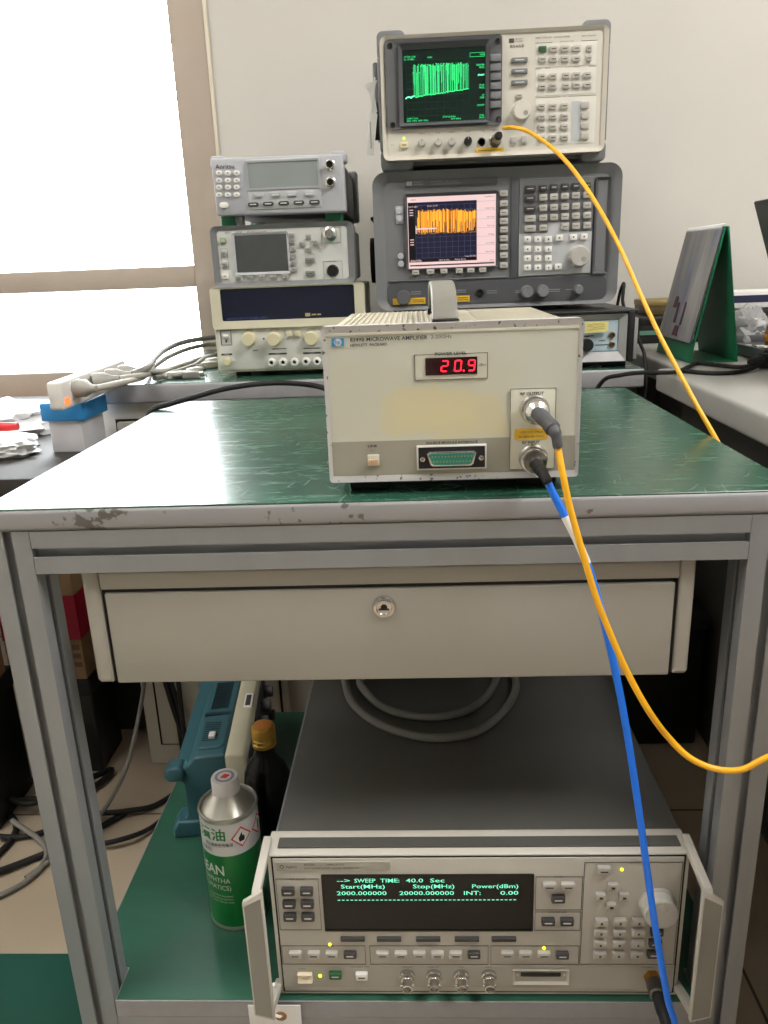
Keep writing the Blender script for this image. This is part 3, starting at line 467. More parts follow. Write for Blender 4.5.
dr = MB().box(dx(-.2890), dx(.2250), y0 + .001, y0 + .02, .5735, .6655, .0018, 3).build('drawer', DRAWER, cart)
lk = MB()
LU, LW = dx(-.0337), .6476
lk.lathe([(0, -.002), (.0108, -.002), (.0108, .0015), (.0098, .003), (.0072, .0035), (.0066, .0018), (0, .0018)], c=(LU, y0 + .001, LW), axis='-Y', n=32)
lk.m(1).lathe([(.0030, .0019), (0, .0022)], c=(LU, y0 + .001, LW), axis='-Y', n=20).box(LU - .0048, LU + .0048, y0 - .0012, y0 - .0006, LW - .0028, LW - .0012)
lk.build('lock', [CHROME, BLACK], dr)

# ------------------------------------------------------------ signal generator on the lower shelf
DW = {'menu': .0030, 'soft': .0020, 'row': .0032, 'sys': .0032, 'ent': .0032, 'pad': .0030, 'padd': .0030, 'rock': .0040, 'gk': .0040, 'led': .0018, 'bnc': .0020}    # the raised keys stand proud of the panel
g = thing('signal_generator', 'wide beige signal generator with dark display, many keys and front handles on the lower shelf', 'signal generator', (.051, .644, .193))
P = {k: [(u, w + DW.get(k, 0)) for u, w in v] for k, v in D['gen'].items()}
MB().box(-.2085, .2085, .03, .555, .006, .1865, .003).build('case', GENTOP, g)
for sx in (-1, 1):
    MB().box(sx * .2105 - .0025, sx * .2105 + .0025, .03, .55, .02, .175, .0015).build('side_rail', ALU, g)
bz = MB().prism([(0, .002), (0, .1838), (.003, .1852), (.0265, .1885), (.031, .1885), (.031, .002)], 'X', -.2135, .2085, .0012)
bz.m(1).box(-.2035, .2015, .0075, .0245, .1860, .1878, 0, M=None)
M_ = Matrix.Rotation(0, 4, 'X')
bez = bz.build('bezel', [BEZ, GENTOP], g)
gp = MB()
gp.m(0).box(-.2095, .2045, -.0008, .01, .0062, .1826, 0)
gp.m(1).box(-.2078, .2028, -.0016, .01, .0078, .1812, .0008)
gp.m(2).box(-.2078, .2028, -.0018, .0, .0136, .0425)
pn = gp.build('front_panel', [DARKGAP, PANEL, PANEL2], g)
pr_ = MB()
for q in ((-.2065, -.1628, .0909, .1566), (-.2070, -.1186, .045, .0701), (-.1140, .0100, .045, .0701), (.0125, .104, .045, .0701), (.0572, .104, .1163, .1581), (.0572, .104, .0900, .1141), (.105, .2015, .0455, .1755)):
    lines(pr_, *q, t=.0004, y=-.0021)
for q in ((-.1605, .0, .0735), (-.138, .041, .0779 - .006)): pass
for t, u, w_, h in (('MENU SELECT', -.185, .1556, .0021), ('SWEEP', -.155, .0692, .0018), ('FREQUENCY', -.055, .0692, .0018), ('POWER', .058, .0692, .0018), ('SYSTEM', .0800, .1571, .0021), ('USER DEFINED', .0800, .1131, .0021), ('ENTRY', .155, .1746, .0021),
                    ('INSTRUMENT STATE', -.125, .0412, .0016), ('POWER', -.187, .0390, .0016), ('10 MHz REF', -.0755, .0412, .0016), ('SWEEP OUT', -.0472, .0412, .0016), ('STOP', -.0185, .0412, .0016), ('PULSE', .0105, .0412, .0016), ('RF OUTPUT', .175, .0412, .0016)):
    pr_.box(u - h * len(t) * .42, u + h * len(t) * .42, -.0022, -.0015, w_ - .0002, w_ + h + .0002) if False else None
    pr_.text(t, u, w_, h, y=-.0023, align='CENTER')
pr_.box(-.2005, -.1905, -.0022, -.0016, .1705, .1712)
for t, u, w_, h in (('83640B', -.1765, .1716, .0030), ('10MHz-40GHz', -.1545, .1738, .0026), ('SYNTHESIZED SWEPT-SIGNAL GENERATOR', -.1765, .1672, .0024)): pass
pr_.build('lettering', INK, pn)
tp = MB().plate(-.2039, -.089, .1672, .1778, -.0028, 0, r=.0006)
tp.m(1).text('Agilent', -.1945, .1713, .0029, y=-.0030).text('83640B', -.176, .1738, .0026, y=-.0030).text('10MHz-40GHz', -.1535, .1738, .0022, y=-.0030).text('SYNTHESIZED SWEPT-SIGNAL GENERATOR', -.176, .1696, .0021, y=-.0030)
tp.m(1).lathe([(.0022, .003), (.0016, .0031), (.0016, .0029), (.0022, .003)], c=(-.1985, 0, .1725), axis='-Y', n=16)
tp.build('title_plate', [PANEL2, INK], g)
DISP = mat('display_glass', (14, 17, 17), .18, noise=.05)
VFD = mat('lit_display_text', (130, 236, 196), .4, emit=.75, erg=(120, 235, 195), noise=.01)
dp = MB().m(0).frame((-.1595, .0555, .0895, .1618), (-.158, .054, .0915, .1602), -.0026, 0, .001, .001).m(0).box(-.1582, .0542, -.0020, 0, .0914, .1604)
dp = dp.build('display', [DISP], g)
tx = MB()
H_ = .0050
def vrow(w_, items):
    for t, u, u2 in items: tx.text(t, u, w_ - H_ / 2, H_, y=-.0026, width=u2 - u, bold=.00005)
vrow(.1548, (('-->', -.1437, -.1303), ('SWEEP', -.1258, -.1042), ('TIME:', -.0995, -.0800), ('40.0', -.0735, -.0560), ('Sec', -.0490, -.0345)))
vrow(.1474, (('Start(MHz)', -.1399, -.0950), ('Stop(MHz)', -.0665, -.0245), ('Power(dBm)', -.0067, .0398)))
vrow(.1390, (('2000.000000', -.1446, -.0935), ('20000.000000', -.0805, -.0250), ('INT:', -.0150, .0020), ('0.00', .0218, .0400)))
for i in range(42): tx.box(-.1440 + i * .00437, -.1440 + i * .00437 + .0026, -.0026, -.0022, .1296, .1302)
tx.build('display_text', VFD, dp)
keys(g, P['menu'], .0135, .0092, .0046, KEYD, INKW, y=-.0016)
keys(g, P['soft'], .0255, .0050, .0030, KEYD, None, y=-.0016)
for i, (u, w_) in enumerate(P['row']):
    dk = i in (3, 9, 13)
    key(g, u, w_, .0132, .0080, .0046, KEYD if dk else KEYL, INKW if dk else INK, y=-.0016)
for i, (u, w_) in enumerate(P['sys']):
    dk = i >= 2
    key(g, u, w_, .0138, .0082, .0046, KEYD if dk else KEYL, INKW if dk else INK, y=-.0016)
key(g, *P['ent'][0], .0135, .0095, .0046, KEYL, INK, y=-.0016)
keys(g, P['ent'][1:], .0100, .0088, .0044, KEYL, INK, y=-.0016, lw=.35, lh=.3)
keys(g, P['pad'], .0132, .0088, .0046, KEYL, INK, y=-.0016, lw=.16, lh=.28)
keys(g, P['padd'], .0132, .0088, .0046, KEYD, INKW, y=-.0016)
for u, w_ in P['led'][:1] + P['led'][2:]: MB().lathe([(.0015, -.001), (.0015, .0012), (.001, .0019), (0, .002)], axis='-Y', n=14).build('indicator_lamp', LEDY, g, loc=(u, -.0016, w_))
MB().lathe([(.0018, -.001), (.0018, .0012), (.001, .0019), (0, .002)], axis='-Y', n=14).build('indicator_lamp', LEDG, g, loc=(P['led'][1][0], -.0016, P['led'][1][1]))
u, w_ = P['rock'][0]
MB().prism([(-.001, -.0058), (-.006, -.0058), (-.0025, .001), (-.0065, .0058), (-.001, .0058)], 'X', -.0078, .0078, .0006).build('power_switch', mat('cream_switch', (226, 212, 188), .45, noise=.02), g, loc=(u, -.0016, w_))
key(g, *P['gk'][0], .0132, .0082, .0048, KEYG, INKW, y=-.0016); key(g, *P['gk'][1], .0130, .0088, .0048, KEYW, INK, y=-.0016)
for u, w_ in P['bnc']:
    bm_ = MB().lathe([(0, 0), (.0082, 0), (.0082, .003), (.0066, .0042), (.0066, .007), (.0050, .0075), (.0050, .015), (.0055, .015), (.0055, .0170), (.0044, .0173), (.0036, .014), (0, .014)], axis='-Y', n=28)
    bm_.cyl((-.0070, -.0125, 0), (.0070, -.0125, 0), .0011, n=10)
    bm_.build('bnc_connector', CHROME, g, loc=(u, -.0016, w_), rot=(R(3), 0, 0))
sl = MB().frame((.0355, .0945, .0195, .0385), (.0385, .0915, .0225, .0362), -.0036, 0, .0006, .0006, slope=.002).m(1).box(.038, .092, -.0014, 0, .022, .0366)
sl.m(2).box(.044, .086, -.0028, 0, .0295, .0345, .0006).m(0).cyl((.0405, -.003, .032), (.0405, 0, .032), .0014, n=12).cyl((.0895, -.003, .032), (.0895, 0, .032), .0014, n=12)
sl.build('interface_socket', [BEZ, DARKGAP, BLACK], g)
u, w_ = P['knob'][0]
knob(g, .1795, .1245, .0178, .016, KNOBG, PANEL, y=-.0016, dimple=False, name='rotary_knob')
MB().lathe([(.0050, .0), (.0042, .0004), (.003, -.0002), (0, -.0006)], axis='-Y', n=24).build('finger_dimple', KEYL, g, loc=(.1808, -.0177, .1325))
MB().lathe([(0, 0), (.0085, 0), (.0085, .008), (.0078, .009), (.0078, .013), (0, .013)], axis='-Y', n=6).build('output_connector', BRASS, g, loc=(.1802, -.0016, .0300))
def handle(sx):
    """front handle: a flat bar standing off the panel on two sloping arms"""
    cxh = -.2092 if sx < 0 else .2032
    prof = [(.020, .1915), (-.046, .1850), (-.050, .1815), (-.050, .031), (-.046, .025), (.012, .004), (.012, .011), (-.040, .033), (-.0435, .038), (-.0435, .173), (-.041, .177), (.020, .1845)]
    m = MB().prism(prof, 'X', -.0042, .0042, .0012)
    o = m.build('handle', BEZ, g, loc=(cxh + sx * .0062, 0, 0))
    MB().prism([(sx * .0105, .034), (sx * .0105, .1740), (sx * -.0095, .1880), (sx * -.0095, .027)], 'Y', -.0525, -.0470, .0008).m(1).prism([(sx * .0088, .036), (sx * .0088, .1705), (sx * -.0078, .1800), (sx * -.0078, .031)], 'Y', -.0529, -.0515).build('handle_trim', [BEZ, mat('handle_inset', (138, 135, 126), .5, noise=.03)], o, loc=(sx * .0028, 0, 0))
handle(-1); handle(1)
for ux in (-.16, .16): MB().box(ux - .02, ux + .02, .04, .08, 0, .008, .002).build('foot', BLACK, g)

# ------------------------------------------------------------ microwave amplifier on the cart
g = thing('microwave_amplifier', 'cream amplifier box with glowing red digits and strap handle on the cart top', 'amplifier', (.0304, .655, .7512))
OZ = .0123
pm_ = bpy.data.materials.new('yellowed_cream_panel'); pm_.use_nodes = True
nt = pm_.node_tree; b_ = nt.nodes['Principled BSDF']; b_.inputs['Roughness'].default_value = .5
tc = nt.nodes.new('ShaderNodeTexCoord'); sp = nt.nodes.new('ShaderNodeSeparateXYZ'); nz = nt.nodes.new('ShaderNodeTexNoise')
nz.inputs['Scale'].default_value = 30; nz.inputs['Detail'].default_value = 4
nt.links.new(tc.outputs['Object'], sp.inputs['Vector']); nt.links.new(tc.outputs['Object'], nz.inputs['Vector'])
def mth(op, a, b=None, c=None):
    n = nt.nodes.new('ShaderNodeMath'); n.operation = op
    for i, v in enumerate((a, b, c)):
        if v is None: continue
        if isinstance(v, (int, float)): n.inputs[i].default_value = v
        else: nt.links.new(v, n.inputs[i])
    return n.outputs[0]
def blob(x0, x1, z0, z1, soft, wob):                     # a glue stain left by an old label
    wv = mth('MULTIPLY', mth('SUBTRACT', nz.outputs['Fac'], .5), wob)
    dx_ = mth('SUBTRACT', mth('ABSOLUTE', mth('SUBTRACT', sp.outputs['X'], (x0 + x1) / 2)), (x1 - x0) / 2)
    dz_ = mth('SUBTRACT', mth('ABSOLUTE', mth('SUBTRACT', sp.outputs['Z'], (z0 + z1) / 2)), (z1 - z0) / 2)
    d = mth('ADD', mth('MAXIMUM', dx_, dz_), wv)
    n = nt.nodes.new('ShaderNodeMapRange'); n.inputs['From Min'].default_value = soft; n.inputs['From Max'].default_value = -soft
    nt.links.new(d, n.inputs['Value']); return n.outputs['Result']
def blend(a, fac, rgb, k):
    n = nt.nodes.new('ShaderNodeMix'); n.data_type = 'RGBA'
    nt.links.new(mth('MULTIPLY', fac, k), n.inputs['Factor'])
    if isinstance(a, tuple): n.inputs['A'].default_value = a
    else: nt.links.new(a, n.inputs['A'])
    n.inputs['B'].default_value = (lin(rgb[0]), lin(rgb[1]), lin(rgb[2]), 1)
    return n.outputs['Result']
c = (lin(203), lin(204), lin(191), 1)
c = blend(c, blob(-.10, .054, .052, .112, .006, .045), (204, 196, 160), .18)
c = blend(c, blob(-.060, .042, .050, .089, .003, .034), (216, 202, 148), .45)
c = blend(c, blob(-.046, .022, .058, .082, .005, .02), (220, 208, 156), .35)
nt.links.new(c, b_.inputs['Base Color'])
MB().box(-.1030, .1030, .012, .262, OZ + .001, OZ + .1275, .002).build('case', COVER, g)
rb = MB()
for i in range(20): rb.box(-.0965 + i * .0052, -.0940 + i * .0052, .016, .250, OZ + .127, OZ + .1287, .0005, 1)
for i in range(36): rb.box(.028 + i * .002, .0292 + i * .002, .016, .250, OZ + .127, OZ + .1285, 0)
rb.box(.006, .027, .016, .25, OZ + .127, OZ + .1283, .0004)
rb.build('top_cover', COVER, g)
fr = MB().frame((-.1072, .1068, OZ - .0008, OZ + .1320), (-.1040, .1036, OZ + .0045, OZ + .1265), -.001, .013, .003, .0015, slope=.0012)
wm = SILVER.copy(); wm.name = 'chipped_silver_frame'
nt = wm.node_tree; b_ = nt.nodes['Principled BSDF']; b_.inputs['Metallic'].default_value = .1
tc = nt.nodes.new('ShaderNodeTexCoord'); n1 = nt.nodes.new('ShaderNodeTexNoise'); n1.inputs['Scale'].default_value = 190; n1.inputs['Detail'].default_value = 3
r1 = nt.nodes.new('ShaderNodeValToRGB'); e = r1.color_ramp.elements
e[0].position = .61; e[0].color = (lin(196), lin(194), lin(193), 1); e[1].position = .66; e[1].color = (lin(92), lin(88), lin(86), 1)
nt.links.new(tc.outputs['Object'], n1.inputs['Vector']); nt.links.new(n1.outputs['Fac'], r1.inputs['Fac']); nt.links.new(r1.outputs['Color'], b_.inputs['Base Color'])
fr.build('front_frame', wm, g)
fp = MB().box(-.1042, .1038, .0008, .006, OZ + .0043, OZ + .1267).build('front_panel', pm_, g)
MB().box(-.1038, .1034, .0003, .002, OZ + .0046, OZ + .0350).build('lower_strip', GREYSTRIP, fp)
MB().box(-.1038, .1034, .0000, .002, OZ + .1235, OZ + .1264, .0006).build('upper_lip', CREAM, fp)
def Z(v): return v + OZ
LOGOB = mat('logo_blue', (60, 142, 190), .5, noise=.03)
lg = MB().box(-.0991, -.0889, -.0002, .001, Z(.1158), Z(.1223)).m(1)
lg.lathe([(.0031, .0003), (0, .0004)], c=(-.094, 0, Z(.11905)), axis='-Y', n=28).m(0)
lg.text('hp', -.0942, Z(.1178), .0034, y=-.0006, align='CENTER', bold=.0001)
lg.build('logo', [LOGOB, INKW], fp)
tx = MB()
tx.text('8349B MICROWAVE AMPLIFIER', -.0838, Z(.1192), .0032, y=-.0001, width=.0640, bold=.00008).text('2-20GHz', -.0172, Z(.1194), .0030, y=-.0001, width=.0170)
tx.text('HEWLETT  PACKARD', -.0838, Z(.1152), .0022, y=-.0001, width=.0305, bold=.00008)
lines(tx, -.0312, .0294, Z(.0855), Z(.1068), .0005, y=-.0001)
tx.text('POWER LEVEL', -.0010, Z(.1058), .0024, y=-.0006, align='CENTER', width=.0262, bold=.0001)
tx.text('dBm', .0222, Z(.0958), .0024, y=-.0001, width=.0058)
lines(tx, .0482, .0862, Z(.0068), Z(.0762), .0003, y=-.0009)
tx.text('RF OUTPUT', .0663, Z(.0708), .0023, y=-.0012, align='CENTER', width=.0195, bold=.0001).text('RF INPUT', .0660, Z(.0292), .0023, y=-.0012, align='CENTER', width=.0150, bold=.0001)
tx.text('SOURCE MODULE INTERFACE', -.0010, Z(.0312), .0020, y=-.0006, align='CENTER', width=.0440, bold=.0001)
tx.text('LINE', -.0689, Z(.0300), .0020, y=-.0006, align='CENTER', width=.0080, bold=.0001).text('O   I', -.0688, Z(.0262), .0014, y=-.0006, align='CENTER')
tx.build('lettering', INK, fp)
REDG = mat('red_filter_glass', (44, 8, 12), .12, noise=.05)
REDL = mat('lit_red_digit', (255, 40, 60), .4, emit=2.6, erg=(255, 26, 46), noise=.01)
dp = MB().box(-.0312, .0294, .0000, .001, Z(.0855), Z(.1068)).build('display_surround', CREAM, g)
dw = MB().box(-.0222, .0207, -.0007, .002, Z(.0896), Z(.1038)).build('display', REDG, g)
sg = MB()
def seg7(u, w_, wd, h, which, t=.0011):
    sl = .10
    def bar(x0, z0, x1, z1):
        sg.quad([(u + p[0] + sl * p[1], -.0010, w_ + p[1]) for p in ((x0, z0), (x1, z0), (x1, z1), (x0, z1))])
    S7 = {'a': (t, h - t, wd - t, h), 'g': (t, h / 2 - t / 2, wd - t, h / 2 + t / 2), 'd': (t, 0, wd - t, t), 'f': (0, h / 2 + .0003, t, h - t * .6), 'b': (wd - t, h / 2 + .0003, wd, h - t * .6), 'e': (0, t * .6, t, h / 2 - .0003), 'c': (wd - t, t * .6, wd, h / 2 - .0003)}
    for q in which: bar(*S7[q])
seg7(-.0098, Z(.0920), .0062, .0096, 'abged'); seg7(.0012, Z(.0920), .0062, .0096, 'abcdef'); seg7(.0124, Z(.0920), .0062, .0096, 'abfgcd')
sg.box(.0088, .0101, -.0010, -.0008, Z(.0920), Z(.0933))
sg.build('lit_digits', REDL, dw)
sw = MB().box(-.0735, -.0635, -.0012, .002, Z(.0135), Z(.0232), .0005).m(1)
for i in range(5): sw.box(-.0722 + i * .00162, -.0711 + i * .00162, -.0040, -.001, Z(.0148), Z(.0196), .0003, 1)
sw.build('line_switch', [CREAM, mat('peach_switch', (222, 178, 142), .5, noise=.04)], g)
dc = MB().box(-.0312, .0286, -.0016, .001, Z(.0086), Z(.0300), .0004).m(1).box(-.0297, .0271, -.0019, .001, Z(.0100), Z(.0286))
ds = [(-.0205, Z(.0255)), (.0178, Z(.0255)), (.0200, Z(.0238)), (.0172, Z(.0140)), (.0150, Z(.0124)), (-.0178, Z(.0124)), (-.0200, Z(.0140)), (-.0228, Z(.0238))]
dc.m(2).prism(ds, 'Y', -.0062, -.001, .0012)
di = [(p[0] * .9 + -.0001, Z(.0190) + (p[1] - Z(.0190)) * .78) for p in ds]
dc.m(3).prism(di, 'Y', -.0066, -.003)
dc.m(4)
for i in range(13): dc.cyl((-.0180 + i * .00278, -.0069, Z(.0212)), (-.0180 + i * .00278, -.006, Z(.0212)), .0006, n=8)
for i in range(12): dc.cyl((-.0166 + i * .00278, -.0069, Z(.0168)), (-.0166 + i * .00278, -.006, Z(.0168)), .0006, n=8)
dc.m(2)
for ux in (-.0262, .0238): dc.lathe([(0, -.001), (.0024, -.001), (.0024, .004), (.0013, .0045), (.0012, .002), (0, .002)], c=(ux, -.001, Z(.019)), axis='-Y', n=6)
dc.build('interface_connector', [INKW, BLACK, CHROME, mat('teal_insulator', (44, 128, 112), .5, noise=.05), GOLD], g)
MB().box(.0484, .0860, -.0007, .001, Z(.0070), Z(.0760), .0003).build('connector_plate', CREAM, fp)
st = MB().plate(.0520, .0798, Z(.0327), Z(.0421), -.0012, 0, r=.001).m(1).text('+20V DC MAX', .0660, Z(.0384), .0019, y=-.0014, align='CENTER', width=.0200).text('20 dBm RF MAX', .0660, Z(.0346), .0019, y=-.0014, align='CENTER', width=.0215)
st.build('warning_sticker', [YSTICK, INK], fp)
NC = [(0, 0), (.0122, 0), (.0122, .004), (.0112, .0055), (.0112, .009), (.0098, .0095), (.0098, .013), (0, .013)]
for (u, w_), nm in zip(P_AMP_RF, ('rf_output_connector', 'rf_input_connector')):
    MB().lathe(NC, axis='-Y', n=36).build(nm, CHROME, g, loc=(u, -.0007, w_ + OZ))
hp = [(0, .012, .136), (0, .019, .146), (0, .036, .158), (0, .062, .1655), (0, .100, .1675), (0, .150, .1655), (0, .178, .158), (0, .192, .146), (0, .198, .136)]
hc = catmull([(p[0], p[1], p[2] + OZ - .0065) for p in hp], 6)
hb = MB()
sec = rr(-.0108, .0108, -.0022, .0022, .0018, 3)
b = bmesh.new(); rings = []
for i, p in enumerate(hc):
    t_ = (hc[min(i + 1, len(hc) - 1)] - hc[max(i - 1, 0)]).normalized(); nrm = Vector((1, 0, 0)).cross(t_)
    rings.append([b.verts.new(p + Vector((1, 0, 0)) * q[0] + nrm * q[1]) for q in sec])
for A, B in zip(rings, rings[1:]):
    for j in range(len(sec)): b.faces.new((A[j], A[(j + 1) % len(sec)], B[(j + 1) % len(sec)], B[j]))
b.faces.new(rings[0]); b.faces.new(rings[-1][::-1]); bmesh.ops.recalc_face_normals(b, faces=b.faces)
hb._merge(b)
ho = hb.build('carrying_handle', mat('grey_vinyl_strap', (126, 124, 116), .45, noise=.06, bump=.05, bscale=200), g, loc=(-.0048, 0, 0))
hm = MB().box(-.0118, .0118, .006, .020, OZ + .127, OZ + .1345, .002).box(-.0118, .0118, .190, .206, OZ + .127, OZ + .1345, .002).m(1).box(-.005, .005, .0052, .008, OZ + .1288, OZ + .1312)
hm.build('handle_mount', [BLACK, CHROME], ho)
for ux in (-.075, .075):
    for uy in (.03, .235): MB().box(ux - .017, ux + .017, uy - .012, uy + .012, 0, OZ + .002, .002).build('foot', BLACK, g)
MB().box(-.085, .085, .02, .035, .004, OZ + .002, .002).build('tilt_stand', BLACK, g)

# ------------------------------------------------------------ bumpers shared by the analyzers
def bumper(root, x0, x1, z0, z1, r, y0, y1, m, name='corner_bumper'):
    return MB().prism(rr(x0, x1, z0, z1, r, 5), 'Y', y0, y1, .003, 3).build(name, m, root)

# ------------------------------------------------------------ green-trace analyzer (top of the middle stack)
g = thing('spectrum_analyzer', 'beige spectrum analyzer with green trace on its screen, stacked on the grey analyzer', 'spectrum analyzer', (.131, 1.375, 1.0920))
P = D['sa1']
TAN = mat('beige_front_frame', (198, 191, 178), .5, noise=.02); TANP = mat('beige_control_panel', (204, 199, 188), .5, noise=.02); TANW = mat('pale_control_field', (216, 212, 203), .5, noise=.02)
MB().box(-.168, .168, .03, .38, .006, .192, .004).build('case', GREYD, g)
MB().frame((-.1745, .1785, .0125, .1905), (-.168, .172, .0185, .1860), -.002, .05, .010, .006, slope=.003).build('front_frame', TAN, g)
MB().plate(-.1690, .1730, .0175, .1870, .003, .02, r=.006).build('front_panel', TANP, g)
for xx, zz, s1, s2 in ((-.1795, .165, 1, 1), (.1400, .165, 1, 1), (-.1795, -.0005, 1, 0), (.1450, -.0005, 1, 0)):
    x_0 = xx; x_1 = xx + .0395
    if zz > .1: bumper(g, x_0, x_1 + .005, .160, .2015, .009, .012, .075, GREYM)
    else: bumper(g, x_0, x_1 + (.014 if xx < 0 else 0), -.0005, .0305, .009, .012, .075, GREYM)
MB().box(-.1795, -.1745, .012, .075, .03, .165, .002).build('side_guard', GREYM, g)
MB().box(.1785, .1840, .012, .075, .03, .165, .002).build('side_guard', GREYM, g)
sb = MB().frame((-.1665, .0152, .0578, .1848), (-.1435, -.0062, .0635, .1750), -.003, .008, .006, .003, slope=.004)
sb = sb.build('screen_bezel', GREYD, g)
MB().frame((-.1462, -.0048, .0615, .1778), (-.1400, -.0100, .0668, .1700), -.0060, .004, .003, .002, slope=.006).build('inner_bezel', GREYDD, sb)
MB().box(-.0048, .0150, -.0012, .006, .0795, .1640).build('softkey_well', GREYDD, sb)
for u, w_ in P['screw']: MB().lathe([(.0042, 0), (.0038, .0006), (.0030, -.001), (0, -.001)], c=(u, -.0030, w_), axis='-Y', n=20).build('screw', BLACK, sb)
CRT = mat('crt_glass', (12, 34, 28), .25, noise=.05)
TRG = mat('lit_green_trace', (60, 235, 140), .4, emit=.72, erg=(40, 220, 120), noise=.01)
TRD = mat('dim_green_trace', (25, 110, 70), .5, emit=.36, erg=(30, 180, 100), noise=.01)
TRH = mat('bright_green_trace', (150, 255, 220), .4, emit=2.0, erg=(110, 255, 190), noise=.01)
GRT = mat('dim_graticule', (22, 66, 50), .5, emit=.05, erg=(30, 160, 100), noise=.01)
sc = MB().box(-.1400, -.0102, .001, .004, .0660, .1708).build('screen', CRT, g)
q = MB()
gx0, gx1, gz0, gz1 = -.1345, -.0360, .0760, .1550
Yt = .0006
for i in range(11): xx = gx0 + (gx1 - gx0) * i / 10; q.m(0).box(xx - .0001, xx + .0001, Yt, .001, gz0, gz1)
for i in range(9): zz = gz0 + (gz1 - gz0) * i / 8; q.m(0).box(gx0, gx1, Yt, .001, zz - .0001, zz + .0001)
rnd = random.Random(4)
base0, base1 = .1025, .1115
def bz_(x): return base0 + (base1 - base0) * (x + .134) / .098
xs = [-.1235 + i * .00058 for i in range(151)]
for i, x in enumerate(xs):
    topz = .1486 + rnd.uniform(-.003, .001) - max(0, x + .055) * .08
    if x < -.112 and rnd.random() < .4: topz = .138
    dim = rnd.random() < .6
    zl = bz_(x) if rnd.random() < .7 else rnd.uniform(.118, .14)
    q.m(2 if dim else 1).box(x - .00020, x + .00020, Yt - .0001, .001, zl, topz)
    if rnd.random() < .35: q.m(1).box(x - .0005, x + .0005, Yt - .0002, .001, topz - .0008, topz + .0003)
px_ = None
for i in range(50):
    x = -.1355 + i * .002; z = bz_(x) + rnd.uniform(-.0008, .0014) + (.0 if i else 0)
    q.m(3 if i < 7 else 1).box(x - .0011, x + .0011, Yt - .0003, .001, z - .0006, z + .0006)
q.m(1)
for t, u, w_, h in (('ATTEN 10dB', -.1372, .1592, .0024), ('RL 10.0dBm', -.1372, .1558, .0024), ('10dB/', -.1010, .1572, .0024), ('START 2GHz', -.1352, .0718, .0024), ('RBW 1MHz  VBW 1MHz', -.1352, .0684, .0024), ('STOP 20.0GHz', -.0780, .0722, .0024), ('SWP 380ms', -.0650, .0690, .0024)):
    q.text(t, u, w_, h, y=Yt)
for i, t in enumerate(('MKR', 'CENTER\nFREQ', 'START', 'STOP\nFREQ', 'CF\nSTEP', 'OFFSET', 'FULL\nSPAN')):
    q.m(3 if i == 2 else 1).text(t, -.0118, .1575 - i * .0142, .0026, y=Yt, align='RIGHT')
lines(q.m(1), -.0345, -.0118, .1560, .1618, .0004, y=Yt)
q.build('trace', [GRT, TRG, TRD, TRH], sc)
for u, w_ in P['soft']:
    MB().prism([(-.0075, -.0055), (.0095, -.0055), (.0095, .0052), (-.0075, .0052)], 'Y', -.0035, .002, .0012).prism([(-.0075, -.0052), (.0095, -.0052), (.0095, -.0036)], 'Y', -.0060, -.003).build('softkey', GREYM, g, loc=(u + .001, 0, w_))
def cream_key(u, w_, W, H, m=KEYL, leg=INK, D_=.0045): key(g, u, w_, W, H, D_, m, leg, y=.003)
fld = MB()
for q_ in ((.0672, .1612, .1372, .1700), (.0678, .1616, .0975, .1345), (.0685, .1632, .0262, .0938)): fld.box(q_[0], q_[1], .0024, .006, q_[2], q_[3])
fld.m(1).box(.1255, .1405, .0020, .004, .0290, .0870)
fld.build('key_field', [TANW, mat('pale_grey_field', (180, 182, 184), .5, noise=.02)], g)
for u, w_ in P['keys'][:8]: key(g, u, w_, .0122, .0086, .0046, KEYG if (u, w_) == P['keys'][0] else KEYL, INK, y=.003)
for u, w_ in P['keys'][8:]: key(g, u, w_, .0118, .0084, .0046, KEYL, INK, y=.003)
for u, w_ in P['nkeys']: key(g, u, w_, .0085, .0086, .0046, KEYL, INK, y=.003)
for u, w_ in P['rkeys']: key(g, u, w_, .0122, .0100, .0046, KEYL, None, y=.003)
for u, w_ in P['long']: key(g, u, w_, .0250, .0072, .0046, GREYM, INKW, y=.003)
key(g, *P['small'][0], .0100, .0062, .0042, KEYL, INK, y=.003)
for u, w_ in P['small'][1:]: key(g, u, w_, .0095, .0105, .0042, KEYL, None, y=.003)
knob(g, *P['knob'][0], .0142, .015, TANP, DIMPLE, y=.003, dimple=True, name='rotary_knob')
for u, w_ in P['knobs']: knob(g, u, w_, .0058, .013, KNOBG, INK, y=.003)
knob(g, *P['bknob'][0], .0060, .014, BLACK, INKW, y=.003)
u, w_ = P['jack'][0]
MB().lathe([(.0062, -.002), (.0062, .002), (.0050, .0026), (.0042, .0), (0, 0)], axis='-Y', n=24).build('probe_jack', BLACK, g, loc=(u, .003, w_))
key(g, *P['power'][0], .0128, .0092, .0040, mat('ivory_key', (222, 208, 170), .45, noise=.03), INK, y=.003, name='power_key')
MB().lathe([(.0018, -.001), (.0018, .001), (0, .0018)], axis='-Y', n=12).build('indicator_lamp', LEDG, g, loc=(P['power'][1][0], .003, P['power'][1][1]))
MB().lathe([(0, 0), (.0095, 0), (.0095, .004), (.0080, .005), (.0080, .018), (0, .018)], axis='-Y', n=28).build('input_connector', DKMETAL, g, loc=(P['rf'][0][0] - .001, .003, P['rf'][0][1]), rot=(R(0), 0, 0))
MB().box(-.0251, .0195, .0018, .004, .0180, .0255).m(1).box(-.021, .015, .0014, .003, .0214, .0222).build('warning_sticker', [YSTICK, INK], g)
tx = MB()
tx.box(.0262, .0338, .0022, .004, .1732, .1788).text('HEWLETT', .0350, .1768, .0020, y=.0024).text('PACKARD', .0350, .1738, .0020, y=.0024).text('8565E', .0276, .1664, .0038, y=.0024, width=.022)
